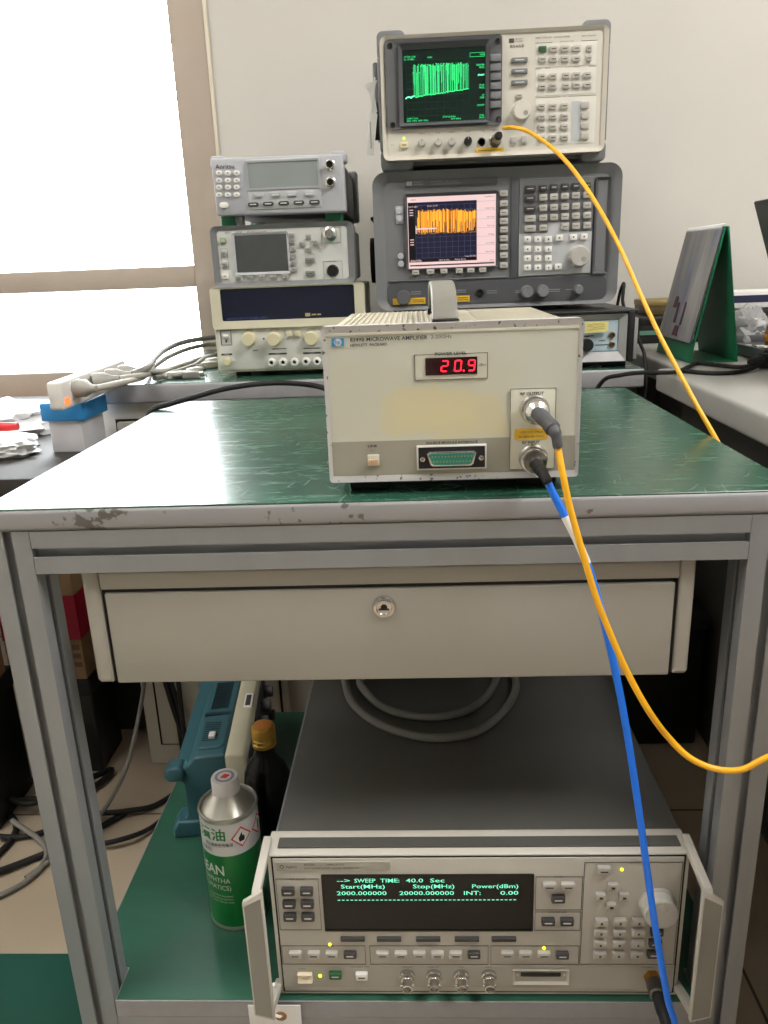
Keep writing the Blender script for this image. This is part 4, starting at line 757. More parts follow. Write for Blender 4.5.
tx.text('SPECTRUM  ANALYZER', .0668, .1765, .0024, y=.0024, width=.053).text('9kHz-50GHz', .1375, .1765, .0020, y=.0024, width=.022)
for u0, u1, w_ in ((.0668, .0930, .1708), (.1370, .1610, .1708), (.0680, .0760, .1351), (.1500, .1615, .1351), (.0690, .1080, .0945), (.1200, .1632, .0945)): tx.box(u0, u1, .0022, .004, w_ - .0002, w_ + .0002)
for t, u, w_ in (('INSTRUMENT STATE', .115, .1702), ('MARKER', .087, .1347), ('CONTROL', .131, .1347), ('DATA', .114, .0940)): tx.text(t, u, w_, .0017, y=.0024, align='CENTER')
for u, t in ((-.1118, 'VOLUME'), (-.086, 'INTEN'), (-.0642, 'FOCUS'), (-.0382, 'PROBE'), (-.0161, '1ST LO'), (.0063, 'INPUT 50')): tx.text(t, u, .0500, .0019, y=.0024, align='CENTER')
tx.text('O  I', -.1620, .0350, .0022, y=.0024)
tx.build('lettering', INK, g)
hl = MB().box(-.1905, -.1795, .10, .22, .070, .135, .003)
hl.build('side_cover', TAN, g)
MB().cyl((-.1800, .10, .088), (-.1935, .10, .088), .030, n=32).build('handle_hub', BLACKRUB, g)
MB().box(-.1905, -.1805, .085, .115, .088, .175, .004).build('handle_arm', GREYM, g)

# ------------------------------------------------------------ orange-trace analyzer
g = thing('spectrum_analyzer', 'dark grey spectrum analyzer with orange trace, under the beige analyzer', 'spectrum analyzer', (.139, 1.40, .868))
P = D['sa2']
MB().box(-.192, .198, .045, .40, .006, .214, .012).build('case', GREYDD, g)
MB().frame((-.2035, .2080, .0, .2225), (-.1850, .1915, .0062, .2065), -.002, .055, .022, .014, n=8, slope=.008).build('front_bumper', GREYM, g)
MB().plate(-.1870, .1930, .0055, .2085, .006, .03, r=.014).build('front_panel', GREYM, g)
MB().plate(-.1845, .1910, .0068, .0455, .0045, .02, r=.010).build('lower_panel', GREYDD, g)
MB().box(-.1815, .0240, .0025, .01, .0480, .0500, .0008).build('ledge', GREYM, g)
MB().frame((-.1500, .0050, .0670, .1875), (-.1462, .0016, .0686, .1822), -.001, .008, .004, .002, slope=.003).build('screen_bezel', GREYDD, g)
PINK = mat('lit_screen_pink', (120, 100, 100), .3, emit=.78, erg=(248, 214, 212), noise=.01)
SCN = mat('screen_navy', (22, 24, 44), .3, emit=.08, erg=(40, 50, 120), noise=.02)
SCB = mat('screen_black', (14, 13, 16), .3, noise=.02)
ORG = mat('lit_orange_trace', (230, 150, 40), .4, emit=.75, erg=(238, 160, 48), noise=.01)
OR2 = mat('dim_orange_trace', (150, 90, 30), .4, emit=.40, erg=(210, 130, 40), noise=.01)
GR2 = mat('lit_graticule', (110, 110, 140), .4, emit=.10, erg=(160, 160, 200), noise=.01)
sc = MB().box(-.1462, .0016, .0012, .006, .0686, .1822).build('screen', PINK, g)
q = MB()
q.m(0).box(-.1452, -.0302, .0006, .002, .0785, .1738).m(1).box(-.1330, -.0306, .0003, .002, .0835, .1738)
q.m(0).box(-.1440, -.0005, .0004, .002, .0722, .0742)
px0, px1, pz0, pz1 = -.1330, -.0306, .0850, .1690
for i in range(11): xx = px0 + (px1 - px0) * i / 10; q.m(2).box(xx - .00012, xx + .00012, .0000, .001, pz0, pz1)
for i in range(11): zz = pz0 + (pz1 - pz0) * i / 10; q.m(2).box(px0, px1, .0000, .001, zz - .00012, zz + .00012)
rnd = random.Random(9)
for i in range(96):
    x = px0 + .003 + i * .00104
    top = .1618 + rnd.uniform(-.004, .001) - max(0, (x + .075)) * .09
    if i < 2: top = .15
    lo = .1245 + rnd.uniform(-.001, .003) if rnd.random() < .60 else rnd.uniform(.130, .146)
    q.m(3 if rnd.random() < .62 else 4).box(x - .00052, x + .00052, -.0002, .001, lo, top)
for i in range(50): x = px0 + .003 + i * .002; z = .1245 + rnd.uniform(-.0012, .0014); q.m(4).box(x - .001, x + .001, -.0003, .001, z - .0005, z + .0005)
q.m(5)
for t, u, w_, h in (('Ref 0 dBm', -.1440, .1660, .0026), ('Atten 10 dB', -.1130, .1665, .0026), ('Start 2 GHz', -.1420, .0805, .0026), ('Stop 20 GHz', -.0500, .0845, .0026), ('Res BW 3 MHz', -.1430, .0792, .0022), ('VBW 3 MHz', -.0950, .0795, .0026), ('Sweep 45 ms', -.0680, .0800, .0026)): q.text(t, u, w_, h, y=-.0001)
for i, z in enumerate((.162, .158, .154, .115, .111, .107)): q.box(-.1425, -.1365, -.0001, .001, z - .0007, z + .0007)
q.box(-.1330, -.097, -.0005, .001, .1308, .1330).box(-.1330, -.1315, -.0005, .001, .1245, .1370)
q.m(6)
for i, t in enumerate(('Freq/Channel', 'Center Freq', 'Start Freq', 'Stop Freq', 'CF Step', 'Freq Offset', 'Signal Track', 'More')): q.text(t, -.0010, .1775 - i * .0138 - (.004 if i else 0), .0022, y=.0006, align='RIGHT')
q.text('Agilent', -.1400, .1772, .0022, y=.0006)
for i in range(8): q.box(-.0296, .0012, .0006, .002, .1715 - i * .0138, .1717 - i * .0138)
q.build('trace', [SCB, SCN, GR2, ORG, OR2, PINK, INK], sc)
keys(g, P['rk'], .0135, .0096, .0048, KEYL, INK, y=.006, lh=.1)
keys(g, P['bk'], .0122, .0078, .0048, KEYL, INK, y=.003, lh=.1)
MB().plate(-.1660, -.1530, .1420, .1700, .0040, .008, r=.002).build('key_field', GREYL, g)
for u, w_ in P['ck']: MB().lathe([(.0054, -.002), (.0054, .004), (.0046, .0052), (0, .0055)], axis='-Y', n=20).build('round_key', GREYL, g, loc=(u, .006, w_))
MB().plate(-.1494, .0041, .1985, .2085, .0020, .008, r=.001).build('title_plate', GREYDD, g)
tx = MB()
tx.box(-.1470, -.1375, .0014, .004, .2003, .2068).text('HEWLETT', -.1350, .2044, .0026, y=.0016).text('PACKARD', -.1350, .2006, .0026, y=.0016)
for t, u, w_ in (('PRE-SEL', .0556, .0330), ('INPUT 50', -.0180, .0270), ('PROBE POWER', .0720, .0130), ('VOLUME', .1180, .0230)): pass
for u0, w_ in ((-.144, .0300), (-.144, .0265), (-.066, .0300), (-.066, .0265), (-.0130, .0270), (-.0130, .0235), (.0360, .0252), (.0360, .0222), (.0945, .0255), (.0945, .0225), (.1220, .0245)): tx.box(u0, u0 + .018, .0040, .006, w_ - .0005, w_ + .0005)
tx.build('lettering', mat('pale_print', (150, 150, 148), .6, noise=.03), g)
tx = MB().text('E4407B', -.1050, .2040, .0026, y=.0016, width=.018).text('9 kHz - 26.5 GHz', -.0830, .2040, .0022, y=.0016).text('ESA-E SERIES SPECTRUM ANALYZER', -.1050, .2006, .0022, y=.0016).build('model_lettering', mat('faint_print', (126, 126, 128), .6, noise=.03), g)
kp = MB().prism([(.0412, .0492), (.1628, .0507), (.1628, .2026), (.0412, .2033)], 'Y', .0030, .008, .001)
kp = kp.build('keypad_panel', mat('pale_grey_panel', (190, 191, 193), .5, noise=.02), g)
MB().prism([(.0415, .1180), (.0885, .1180), (.0885, .1340), (.1240, .1340), (.1240, .1180), (.1626, .1180), (.1626, .2022), (.0415, .2028)], 'Y', .0024, .004).build('dark_key_field', GREYM, kp)
MB().box(.0270, .0400, .0030, .010, .0470, .2060, .001).build('divider', GREYDD, g)
dkk = set((2, 0, 4 + 2, 6, 12))
for i, (u, w_) in enumerate(P['keys']):
    r_ = [0] * 6 + [1] * 6 + [2] * 6 + [3] * 6 + [4] * 5
    row = r_[i]; first = abs(u - .058) < .003
    dark = row == 0 or (first and row < 3)
    if row == 0 and u > .148: m_, lg_ = mat('dark_green_key', (46, 66, 36), .45, noise=.03), YSTICK
    elif dark: m_, lg_ = KEYD, INKW
    else: m_, lg_ = KEYL, INK
    key(g, u, w_, .0182 if first else .0126, .0100, .0056, m_, lg_, y=.003, lh=.1)
keys(g, P['nk'], .0115, .0096, .0056, KEYW, INK, y=.003, lw=.2, lh=.26)
knob(g, *P['knob'][0], .0168, .017, KNOBG, DIMPLE, y=.003, dimple=True, name='rotary_knob')
MB().frame((.1655, .1905, .0490, .2010), (.1700, .1865, .0530, .1970), .0010, .008, .002, .001, slope=.004).m(1).box(.1700, .1865, .0055, .008, .053, .197).build('disk_bay', [GREYDD, GREYM], g)
for u, w_ in P['kn']: knob(g, u, w_, .0100, .014, GREYM, GREYD, y=.0045)
knob(g, *P['kn2'][0], .0076, .012, GREYM, GREYD, y=.0045)
MB().lathe([(0, 0), (.0124, 0), (.0124, .008), (.0110, .010), (0, .010)], axis='-Y', n=28).build('connector_cap', GREYD, g, loc=(P['big'][0][0], .0045, P['big'][0][1]))
MB().lathe([(.0066, 0), (.0066, .003), (.0052, .0036), (.0042, .001), (0, .001)], axis='-Y', n=24).build('probe_jack', BLACK, g, loc=(P['jack'][0][0], .0045, P['jack'][0][1]))
MB().box(-.1754, -.1188, .0036, .006, .0096, .0200).m(1).box(-.140, -.122, .003, .005, .0160, .0168).box(-.140, -.122, .003, .005, .0128, .0136).build('warning_sticker', [YSTICK, INK], g)
MB().box(-.0667, -.0422, .0036, .006, .0105, .0208).m(1).box(-.063, -.045, .003, .005, .0170, .0178).box(-.063, -.045, .003, .005, .0135, .0143).build('warning_sticker', [YSTICK, INK], g)
MB().cyl((-.192, .13, .085), (-.2165, .13, .085), .040, n=36).build('handle_hub', BLACKRUB, g)
MB().box(-.2100, -.2035, .03, .15, .150, .1560, .002).build('handle_arm', BLACKRUB, g)
for uz in (.185, .060): MB().box(.2060, .2092, .015, .03, uz - .018, uz + .018, .001).build('latch', GREYD, g)

# ------------------------------------------------------------ left stack: two power meters on a power supply
g = thing('power_meter', 'silver power meter with a large blank grey screen, topmost of the left stack', 'power meter', (-.211, 1.375, 1.0165))
P = D['pm1']; OB = .0125
def B(l): return [(u, w_ + OB) for u, w_ in l]
MB().box(-.104, .0950, .03, .33, OB + .004, OB + .086, .004).build('case', mat('grey_meter_case', (128, 128, 126), .5, noise=.03), g)
MB().prism([(-.1130, OB + .003), (.1025, OB + .001), (.1015, OB + .0895), (-.1150, OB + .0915)], 'Y', .0, .035, .004, 3).build('front_moulding', GREYL, g)
MB().plate(-.0570, .0635, OB + .0105, OB + .0868, -.0014, .003, r=.003, bev=.0006).build('front_panel', mat('pale_silver_panel', (194, 195, 198), .45, noise=.02), g)
MB().box(-.1125, -.0600, -.0006, .003, OB + .006, OB + .0865, .002).build('keypad_panel', mat('silver_keypad', (168, 169, 176), .5, noise=.02), g)
LCD = mat('blank_lcd', (140, 146, 144), .22, noise=.03)
MB().frame((-.0580, .0630, OB + .0400, OB + .0846), (-.0545, .0598, OB + .0430, OB + .0815), -.0030, 0, .002, .001).m(1).box(-.0546, .0600, -.0018, 0, OB + .042, OB + .082).build('screen', [mat('silver_bezel', (158, 159, 164), .45, noise=.02), LCD], g)
keys(g, B(P['keys']), .0100, .0072, .0042, KEYW, INK, y=-.0006, rad=.0032, lw=.3, lh=.2)
key(g, *B(P['power'])[0], .0140, .0090, .0044, KEYW, None, y=-.0006, rad=.004, name='power_key')
keys(g, B(P['soft']), .0150, .0064, .0036, GREYL, KEYW, y=-.0014, lw=.8, lh=.12)
keys(g, B(P['oval']), .0178, .0064, .0036, KEYD, INKW, y=-.0014, rad=.0031, lw=.6, lh=.24)
for u, w_ in B(P['conn']): MB().lathe([(0, 0), (.0085, 0), (.0085, .003), (.0070, .004), (.0070, .011), (.0052, .0115), (.0050, .006), (0, .006)], axis='-Y', n=28).m(1).lathe([(.005, .0062), (0, .0064)], axis='-Y', n=20).build('sensor_connector', [CHROME, BLACK], g, loc=(u, 0, w_))
MB().text('Anritsu', -.1075, OB + .0745, .0075, y=-.0012, width=.0310).build('maker_lettering', INK, g)
for xx in (-.1185, .0790):
    MB().prism([(xx, OB + .078), (xx + .003, OB + .0955), (xx + .024, OB + .0955), (xx + .027, OB + .09), (xx + .027, OB + .078)], 'Y', .006, .045, .003).build('corner_bumper', GREYL, g)
    MB().box(xx + .002, xx + .0245, .3, .34, OB + .0, OB + .0955, .004).build('corner_bumper', mat('grey_meter_case', (128, 128, 126)), g)
FELT = mat('green_rubber', (34, 110, 70), .6, noise=.05)
for ux in (-.097, .080):
    for uy in (.03, .28): MB().box(ux - .014, ux + .014, uy - .012, uy + .02, 0, OB + .004, .002).build('foot', FELT, g)
MB().cyl((-.078, .018, .0), (-.078, .018, OB + .004), .008, n=16).build('tilt_stand', GREYD, g)

g = thing('power_meter', 'power meter with dark screen in a grey rubber surround, middle of the left stack', 'power meter', (-.211, 1.375, .9175))
P = D['pm2']
MB().box(-.1150, .1010, .04, .33, .004, .092, .004).build('case', mat('charcoal_case', (58, 58, 58), .5, noise=.04), g)
MB().frame((-.1270, .1130, -.0005, .0985), (-.1170, .1025, .0075, .0915), -.002, .05, .010, .006, slope=.004).build('rubber_surround', GREYM, g)
MB().plate(-.1180, .1040, .0065, .0925, .003, .02, r=.006).build('front_panel', mat('white_meter_panel', (200, 200, 196), .5, noise=.02), g)
MB().frame((-.0915, .0045, .0190, .0865), (-.0868, .0002, .0238, .0823), -.0005, .006, .003, .001, slope=.002).m(1).box(-.0870, .0004, .0010, .005, .0235, .0825).build('screen', [GREYL, mat('dark_lcd', (74, 76, 76), .2, noise=.06, nscale=30)], g)
MK = mat('grey_meter_key', (150, 150, 146), .45, noise=.02)
lk_ = P['lk']
key(g, *lk_[0], .0105, .0085, .0046, mat('green_grey_key', (146, 160, 130), .45, noise=.03), None, y=.003)
keys(g, lk_[1:3], .0095, .0080, .0042, MK, INK, y=.003, lw=.3); key(g, *lk_[3], .0110, .0085, .0046, KEYW, INK, y=.003, lw=.3, name='power_key')
keys(g, P['rk'], .0092, .0074, .0046, MK, INK, y=.003, lw=.4); keys(g, P['bk'], .0118, .0070, .0046, MK, INK, y=.003, lw=.4)
keys(g, P['ak'], .0085, .0078, .0044, MK, INK, y=.003, lw=.3); keys(g, P['dk'], .0155, .0080, .0046, mat('grey_dark_meter_key', (124, 124, 120), .45, noise=.02), INK, y=.003)
u, w_ = P['n'][0]
MB().lathe([(0, 0), (.0120, 0), (.0120, .002), (.0095, .003), (.0095, .007), (.0080, .008), (.0080, .018), (.0068, .0185), (.0060, .013), (.0030, .013), (.0026, .016), (0, .016)], axis='-Y', n=32).build('type_n_connector', CHROME, g, loc=(u, .003, w_))
u, w_ = P['sock'][0]
MB().lathe([(.0100, 0), (.0100, .003), (.0084, .0042), (.0076, .001), (0, .001)], axis='-Y', n=32).build('sensor_socket', BLACK, g, loc=(u, .003, w_))
tx = MB(); lines(tx, .0592, .0915, .0650, .0895, .0004, y=.0024); lines(tx, .0596, .0917, .0065, .0362, .0004, y=.0024)
tx.text('Agilent', -.1030, .0868, .0026, y=.0024).text('E4418B', -.0850, .0868, .0026, y=.0024).text('EPM SERIES POWER METER', -.0650, .0868, .0020, y=.0024).text('POWER REF', .0755, .0895, .0018, y=.0024, align='CENTER').text('CHANNEL', .0755, .0352, .0020, y=.0024, align='CENTER')
lines(tx, -.1125, -.1010, .0300, .0630, .0003, y=.0024)
tx.build('lettering', INK, g)

g = thing('power_supply', 'beige bench power supply with round cream knobs, bottom of the left stack', 'power supply', (-.216, 1.375, .765))
P = D['psu']
PSUB = mat('beige_supply_moulding', (198, 193, 170), .5, noise=.03); PSUP = mat('pale_supply_panel', (208, 208, 200), .5, noise=.02); PKN = mat('cream_knob', (206, 198, 164), .5, noise=.03)
MB().box(-.124, .124, .03, .33, .012, .150, .004).build('case', mat('beige_supply_case', (186, 181, 160), .5, noise=.03), g)
MB().plate(-.1315, .1315, .0086, .1525, .004, .04, r=.006, bev=.002).build('front_moulding', PSUB, g)
MB().frame((-.1320, .1320, .0835, .1530), (-.1150, .1150, .0965, .1500), -.004, .008, .006, .003, slope=.002).build('window_surround', PSUB, g)
NAVY = mat('navy_window', (24, 28, 46), .12, noise=.04)
wd = MB().box(-.1152, .1152, .0005, .006, .0938, .1502).build('display_window', NAVY, g)
MB().text('LABORATORY DC POWER SUPPLY', -.1080, .0985, .0036, y=.0001, width=.072).build('lettering', mat('blue_print', (60, 78, 140), .6, noise=.02), wd)
MB().box(.0290, .0375, .0001, .001, .1000, .1055).box(.0400, .0480, .0001, .001, .1015, .1038).box(.0500, .0560, .0001, .001, .1015, .1038).build('lettering', mat('gold_print', (176, 164, 120), .6, noise=.02), wd)
MB().plate(-.1275, .1275, .0130, .0815, .0020, .008, r=.002, bev=.0004).build('front_panel', PSUP, g)
MB().box(-.131, .131, .0005, .008, .0818, .0842, .0008).build('ridge', PSUB, g)
for u, w_ in P['kn'] + [(.082, .0628)]: knob(g, u, w_, .0115, .017, PKN, PSUB, y=.002)
for u, w_ in P['sb']: key(g, u, w_, .0100, .0085, .0060, PKN, None, y=.002, name='push_button')
u, w_ = P['sw'][0]
MB().frame((u - .0095, u + .0095, w_ - .0125, w_ + .0125), (u - .0086, u + .0086, w_ - .0116, w_ + .0116), .0012, .004, .002, .0015).m(1).box(u - .0050, u + .0050, -.004, .003, w_ - .0005, w_ + .0062, .001).m(0).box(u - .0012, u + .0012, -.001, .003, w_ - .0075, w_ - .0035).build('mode_switch', [INK, PSUP], g)
u, w_ = P['pb'][0]
MB().lathe([(.0078, 0), (.0078, .003), (.0064, .003), (.0060, .008), (.0052, .009), (0, .0092)], axis='-Y', n=28).build('power_button', PKN, g, loc=(u, .002, w_))
for u, w_ in P['jk'] + [(.082, .0232)]: MB().lathe([(.0070, 0), (.0070, .006), (.0060, .0105), (.0036, .0108), (.0032, .004), (0, .004)], axis='-Y', n=26).m(1).lathe([(.0033, .0045), (0, .0046)], axis='-Y', n=18).build('output_jack', [KEYW, BLACK], g, loc=(u, .002, w_))
tx = MB()
for u, w_, t in ((-.0709, .0786, 'CURRENT'), (-.0272, .0782, 'VOLTAGE'), (.0377, .0772, 'CURRENT')): tx.text(t, u, w_, .0026, y=.0014, align='CENTER')
for u0, u1, w_, h in ((-.1235, -.1045, .0388, .0028), (-.0395, -.0080, .0368, .0028), (.0205, .0520, .0362, .0028), (-.0340, -.0080, .0460, .0012), (.0215, .0510, .0450, .0012), (-.0670, -.0580, .0450, .0010)): tx.box(u0, u1, .0014, .003, w_, w_ + h)
MBx = tx.build('lettering', INK, g)
tx = MB()
for t, u, w_ in (('POWER', -.1140, .0394), ('OUTPUT', -.0237, .0374), ('OUTPUT', .0362, .0368)): tx.text(t, u, w_, .0018, y=.0008, align='CENTER')
tx.build('white_legend', INKW, g)
MB().lathe([(.0016, 0), (.0012, .001), (0, .0012)], axis='-Y', n=12).build('indicator_lamp', INK, g, loc=(-.0465, .002, .0650))
for ux in (-.092, .092):
    for uy in (.03, .29): MB().box(ux - .012, ux + .012, uy - .014, uy + .014, 0, .014, .002).build('foot', BLACK, g)

# ------------------------------------------------------------ small instrument behind the amplifier, carrying the grey analyzer
g = thing('test_instrument', 'low instrument with pale blue panel and black corners, behind the amplifier', 'test instrument', (.160, 1.341, .765))
ca = MB().box(-.200, .2055, .02, .38, .012, .0905, .003).build('case', mat('dark_tin_case', (72, 72, 72), .45, .2, noise=.05), g)
SIL = mat('silver_front_frame', (176, 176, 176), .38, .4, noise=.03)
MB().frame((-.196, .1920, .0110, .0880), (-.186, .1800, .0265, .0800), -.004, .024, .002, .001, slope=.006).build('front_frame', SIL, g)
MB().box(-.188, .1815, .0030, .01, .0255, .0810).build('front_panel', mat('pale_blue_panel', (176, 196, 206), .5, noise=.02), g)
MB().box(.1930, .2040, -.006, .03, .0105, .0915, .002).build('corner_post', BLACK, g); MB().box(-.206, -.1965, -.006, .03, .0105, .0915, .002).build('corner_post', BLACK, g)
MB().box(.2040, .2120, .004, .03, .0125, .0800, .001).build('side_rail', SIL, g)
MB().box(-.2, .2100, -.003, .34, .0895, .0945, .002).build('lid', BLACK, g)
MB().lathe([(.0105, 0), (.0105, .010), (.0094, .012), (0, .0125)], axis='-Y', n=28).build('knob', BLACK, g, loc=(.1270, .003, .0390))
for w_ in (.0540, .0385): MB().lathe([(.0052, 0), (.0052, .003), (.0036, .004), (.003, .001), (0, .001)], axis='-Y', n=20).build('jack', mat('dull_brass', (120, 98, 70), .45, .5, noise=.05), g, loc=(.1690, .003, w_))
tx = MB()
for u0, u1, w_ in ((.148, .158, .0445), (.142, .163, .0375), (.123, .131, .0520), (.118, .139, .0530)): tx.box(u0, u1, .0024, .004, w_, w_ + .0012)
lines(tx, -.05, .1790, .0275, .0790, .0005, y=.0024)
tx.build('lettering', INK, g)
for ux in (-.17, .18):
    for uy in (.03, .32): MB().box(ux - .018, ux + .018, uy - .014, uy + .014, 0, .0125, .002).build('foot', BLACK, g)
MB().box(-.18, .19, .014, .03, .003, .0125, .001).build('tilt_stand', BLACK, g)  # black strip added to stand in for the shade under the case
nt_ = MB().prism([(.122, .0590), (.155, .0600), (.1605, .0618), (.1600, .0765), (.122, .0770)], 'Y', -.0055, -.0049)
nt_ = nt_.build('sticky_note', mat('yellow_note_paper', (222, 208, 128), .7, noise=.04), None, loc=(.160, 1.341, .765), label='yellow sticky note with handwriting on the pale blue panel behind the amplifier', category='sticky note')
tx = MB()
rnd = random.Random(2)
for j in range(3):
    pts = [(.126 + i * .0022, -.0060, .0730 - j * .0042 + rnd.uniform(-.0012, .0012)) for i in range(14)]
    tx.tube(pts, .00025, n=5, k=2)
tx.build('handwriting', mat('pencil_line', (120, 112, 84), .7, noise=.03), nt_)

# ------------------------------------------------------------ lower shelf: oscilloscope, bottle, can
g = thing('oscilloscope', 'teal oscilloscope with cream bezel lying deep on the lower shelf behind the bottle', 'oscilloscope', (-.300, .893, .193), R(5.7))
TEAL = mat('teal_plastic', (50, 92, 102), .45, noise=.04, bump=.04, bscale=250); TEALD = mat('teal_recess_shade', (22, 44, 52), .6, noise=.05)  # dark slot and groove strips: shade of the recesses put into the colour
bd = MB().prism([(-.040, .016), (-.030, .032), (-.030, .084), (-.042, .094), (-.042, .106), (-.022, .112), (-.012, .1245), (.030, .127), (.030, .004), (-.034, .004)], 'Y', .004, .252, .004, 3)
bd = bd.build('rear_shell', TEAL, g)
MB().prism([(-.052, .0), (-.052, .014), (-.044, .026), (.010, .026), (.010, .0)], 'Y', .0, .035, .004, 3).build('foot', TEAL, g)
MB().prism([(-.052, .0), (-.052, .014), (-.044, .026), (.010, .026), (.010, .0)], 'Y', .215, .248, .004, 3).build('foot', TEAL, g)
MB().prism(rr(-.053, -.026, .092, .113, .009, 5), 'Y', -.002, .024, .003, 3).build('handle_pivot', TEAL, g)
MB().prism(rr(-.011, .027, .02, .1, .010, 5), 'Z', .121, .129, .003, 3).build('raised_vent_panel', TEAL, bd)
v = MB()
for i in range(9): v.box(-.006, .016, .036 + i * .0055, .0385 + i * .0055, .1284, .1294)
v.build('vent_slots', TEALD, bd); v = MB()
for i in range(14): v.box(-.006, .020, .125 + i * .0055, .1275 + i * .0055, .1245, .1276)
v.build('vent_slots', TEALD, bd); v = MB()
v.box(-.012, .026, .106, .112, .1240, .1275)
v.build('carry_groove', TEALD, bd)
MB().box(.003, .012, .040, .052, .1285, .1340, .001).build('power_switch', KEYW, g)
bzl = MB().prism([(.030, .0), (.030, .127), (.036, .129), (.055, .126), (.060, .120), (.060, .004), (.055, .0)], 'Y', .0, .256, .003, 3).build('front_bezel', mat('cream_bezel', (196, 190, 166), .5, noise=.03), g)
MB().box(.0420, .0545, .120, .160, .1262, .1280).m(1).box(.0445, .0520, .125, .155, .1276, .1283).build('label_sticker', [WHITEP, INK], bzl)
MB().box(.0595, .0625, .012, .244, .010, .117, .001).build('front_face', GREYDD, g)
for uy in (.04, .085, .13, .175, .22): 
    for uz in (.05, .095): MB().lathe([(.010, 0), (.009, .014), (.0075, .015), (0, .015)], c=(.0622, uy, uz), axis='X', n=20).build('knob', GREYD, g)

g = thing('bottle', 'dark glass bottle with gold screw cap standing behind the solvent can', 'bottle', (-.2075, .868, .193))
g.scale = (.9, .9, .985)
GLASSD = mat('dark_bottle_glass', (8, 7, 7), .2, noise=.05, spec=.25)
MB().lathe([(0, .002), (.028, .0), (.0335, .004), (.0345, .010), (.0345, .112), (.0325, .126), (.026, .140), (.0175, .150), (.0145, .158), (.0145, .176), (0, .176)], n=44).build('body', GLASSD, g)
cp = MB().lathe([(.0158, .166), (.0172, .1665), (.0172, .171), (.0164, .172), (.0172, .173), (.0172, .1775), (.0164, .1785), (.0172, .1795), (.0172, .192), (.0160, .1945), (.0135, .1950), (0, .1945)], n=40)
cp.build('screw_cap', GOLD, g)
MB().lathe([(.0125, .1951), (0, .1953)], n=28).build('cap_print', mat('orange_cap_print', (204, 130, 60), .45, .4, noise=.08), g)

g = thing('solvent_can', 'round green and white naphtha can with white cap on the lower shelf', 'can', (-.2325, .763, .193))
g.scale = (.93, .93, 1.02)
CANR = .0365
TIN = mat('tin_plate', (190, 188, 178), .3, .75, noise=.06, nscale=30)
MB().lathe([(0, .001), (.0350, 0), (.0368, .0015), (.0368, .004), (.0362, .005), (.0362, .149), (.0372, .150), (.0376, .1525), (.0366, .1545), (.0350, .1540), (.0342, .1500), (.0325, .151), (.0190, .1665), (.0158, .170), (.0158, .176), (0, .176)], n=56).build('body', TIN, g)
MB().lathe([(CANR, .0065), (CANR, .1060)], n=56).build('green_wrap', mat('green_can_print', (22, 122, 58), .32, .1, noise=.03), g)
MB().lathe([(CANR, .1060), (CANR, .1478)], n=56).build('white_wrap', mat('white_can_print', (214, 213, 214), .35, .1, noise=.02), g)
MB().lathe([(.0150, .170), (.0172, .1705), (.0172, .186), (.0160, .1885), (.0130, .1885), (.0125, .1880), (0, .1880)], n=40).build('screw_cap', mat('white_cap_plastic', (216, 212, 214), .45, noise=.02), g)
MB().lathe([(.0122, .1884), (.0085, .1886), (.0085, .1884), (.0122, .1884)], n=30).m(1).prism([(-.005, -.003), (.002, -.004), (.006, .002), (-.001, .0045)], 'Z', .1880, .1888).build('cap_print', [mat('grey_print', (150, 148, 150), .6, noise=.02), mat('red_print', (212, 40, 50), .5, noise=.02)], g)
def wrap(th0, rad=CANR + .0003):
    def fn(u, w_):
        a = R(th0) + u / rad
        return (rad * math.sin(a), -rad * math.cos(a), w_)
    return fn
tx = MB()
tx.text('去漬油', 0, .1285, .0125, fn=wrap(-40), align='CENTER', width=.058, bold=.0003)
tx.build('green_lettering', mat('green_print', (24, 128, 62), .4, noise=.02), g)
tx = MB()
tx.text('擦拭清潔去污專用', 0, .1190, .0042, fn=wrap(-12), align='CENTER', width=.038).text('(工業用)', 0, .1115, .0042, fn=wrap(-42), align='CENTER', width=.020)
tx.build('small_lettering', INK, g)
tx = MB()
tx.text('CLEAN', 0, .0800, .0135, fn=wrap(-5), align='RIGHT', width=.0520, bold=.0003)
tx.text('NAPHTHA', 0, .0690, .0065, fn=wrap(5), align='RIGHT', width=.0420).text('(AROMATICS)', 0, .0590, .0065, fn=wrap(5), align='RIGHT', width=.0520)
for j, t in enumerate(('CLEANING SOLVENT', 'FOR INDUSTRIAL USE ONLY', 'KEEP AWAY FROM FIRE')): tx.text(t, 0, .0495 - j * .0044, .0020, fn=wrap(8), align='RIGHT', width=.034 + .003 * j)
tx.build('white_lettering', INKW, g)
def patch(b, th0, pts, off):
    """a flat outline wrapped on the can"""
    rad = CANR + off
    c_ = bmesh.new(); n_ = 8
    P_ = []
    for i in range(len(pts)):
        a, q_ = pts[i], pts[(i + 1) % len(pts)]
        for k in range(n_): P_.append((a[0] + (q_[0] - a[0]) * k / n_, a[1] + (q_[1] - a[1]) * k / n_))
    ctr = (sum(p[0] for p in pts) / len(pts), sum(p[1] for p in pts) / len(pts))
    rings = []
    for s_ in (1, .66, .33):
        rings.append([c_.verts.new((rad * math.sin(R(th0) + (ctr[0] + (p[0] - ctr[0]) * s_) / rad), -rad * math.cos(R(th0) + (ctr[0] + (p[0] - ctr[0]) * s_) / rad), ctr[1] + (p[1] - ctr[1]) * s_)) for p in P_])
    for A, B_ in zip(rings, rings[1:]):
        for j in range(len(A)): c_.faces.new((A[j], A[(j + 1) % len(A)], B_[(j + 1) % len(A)], B_[j]))
    c_.faces.new(rings[-1]); b._merge(c_)
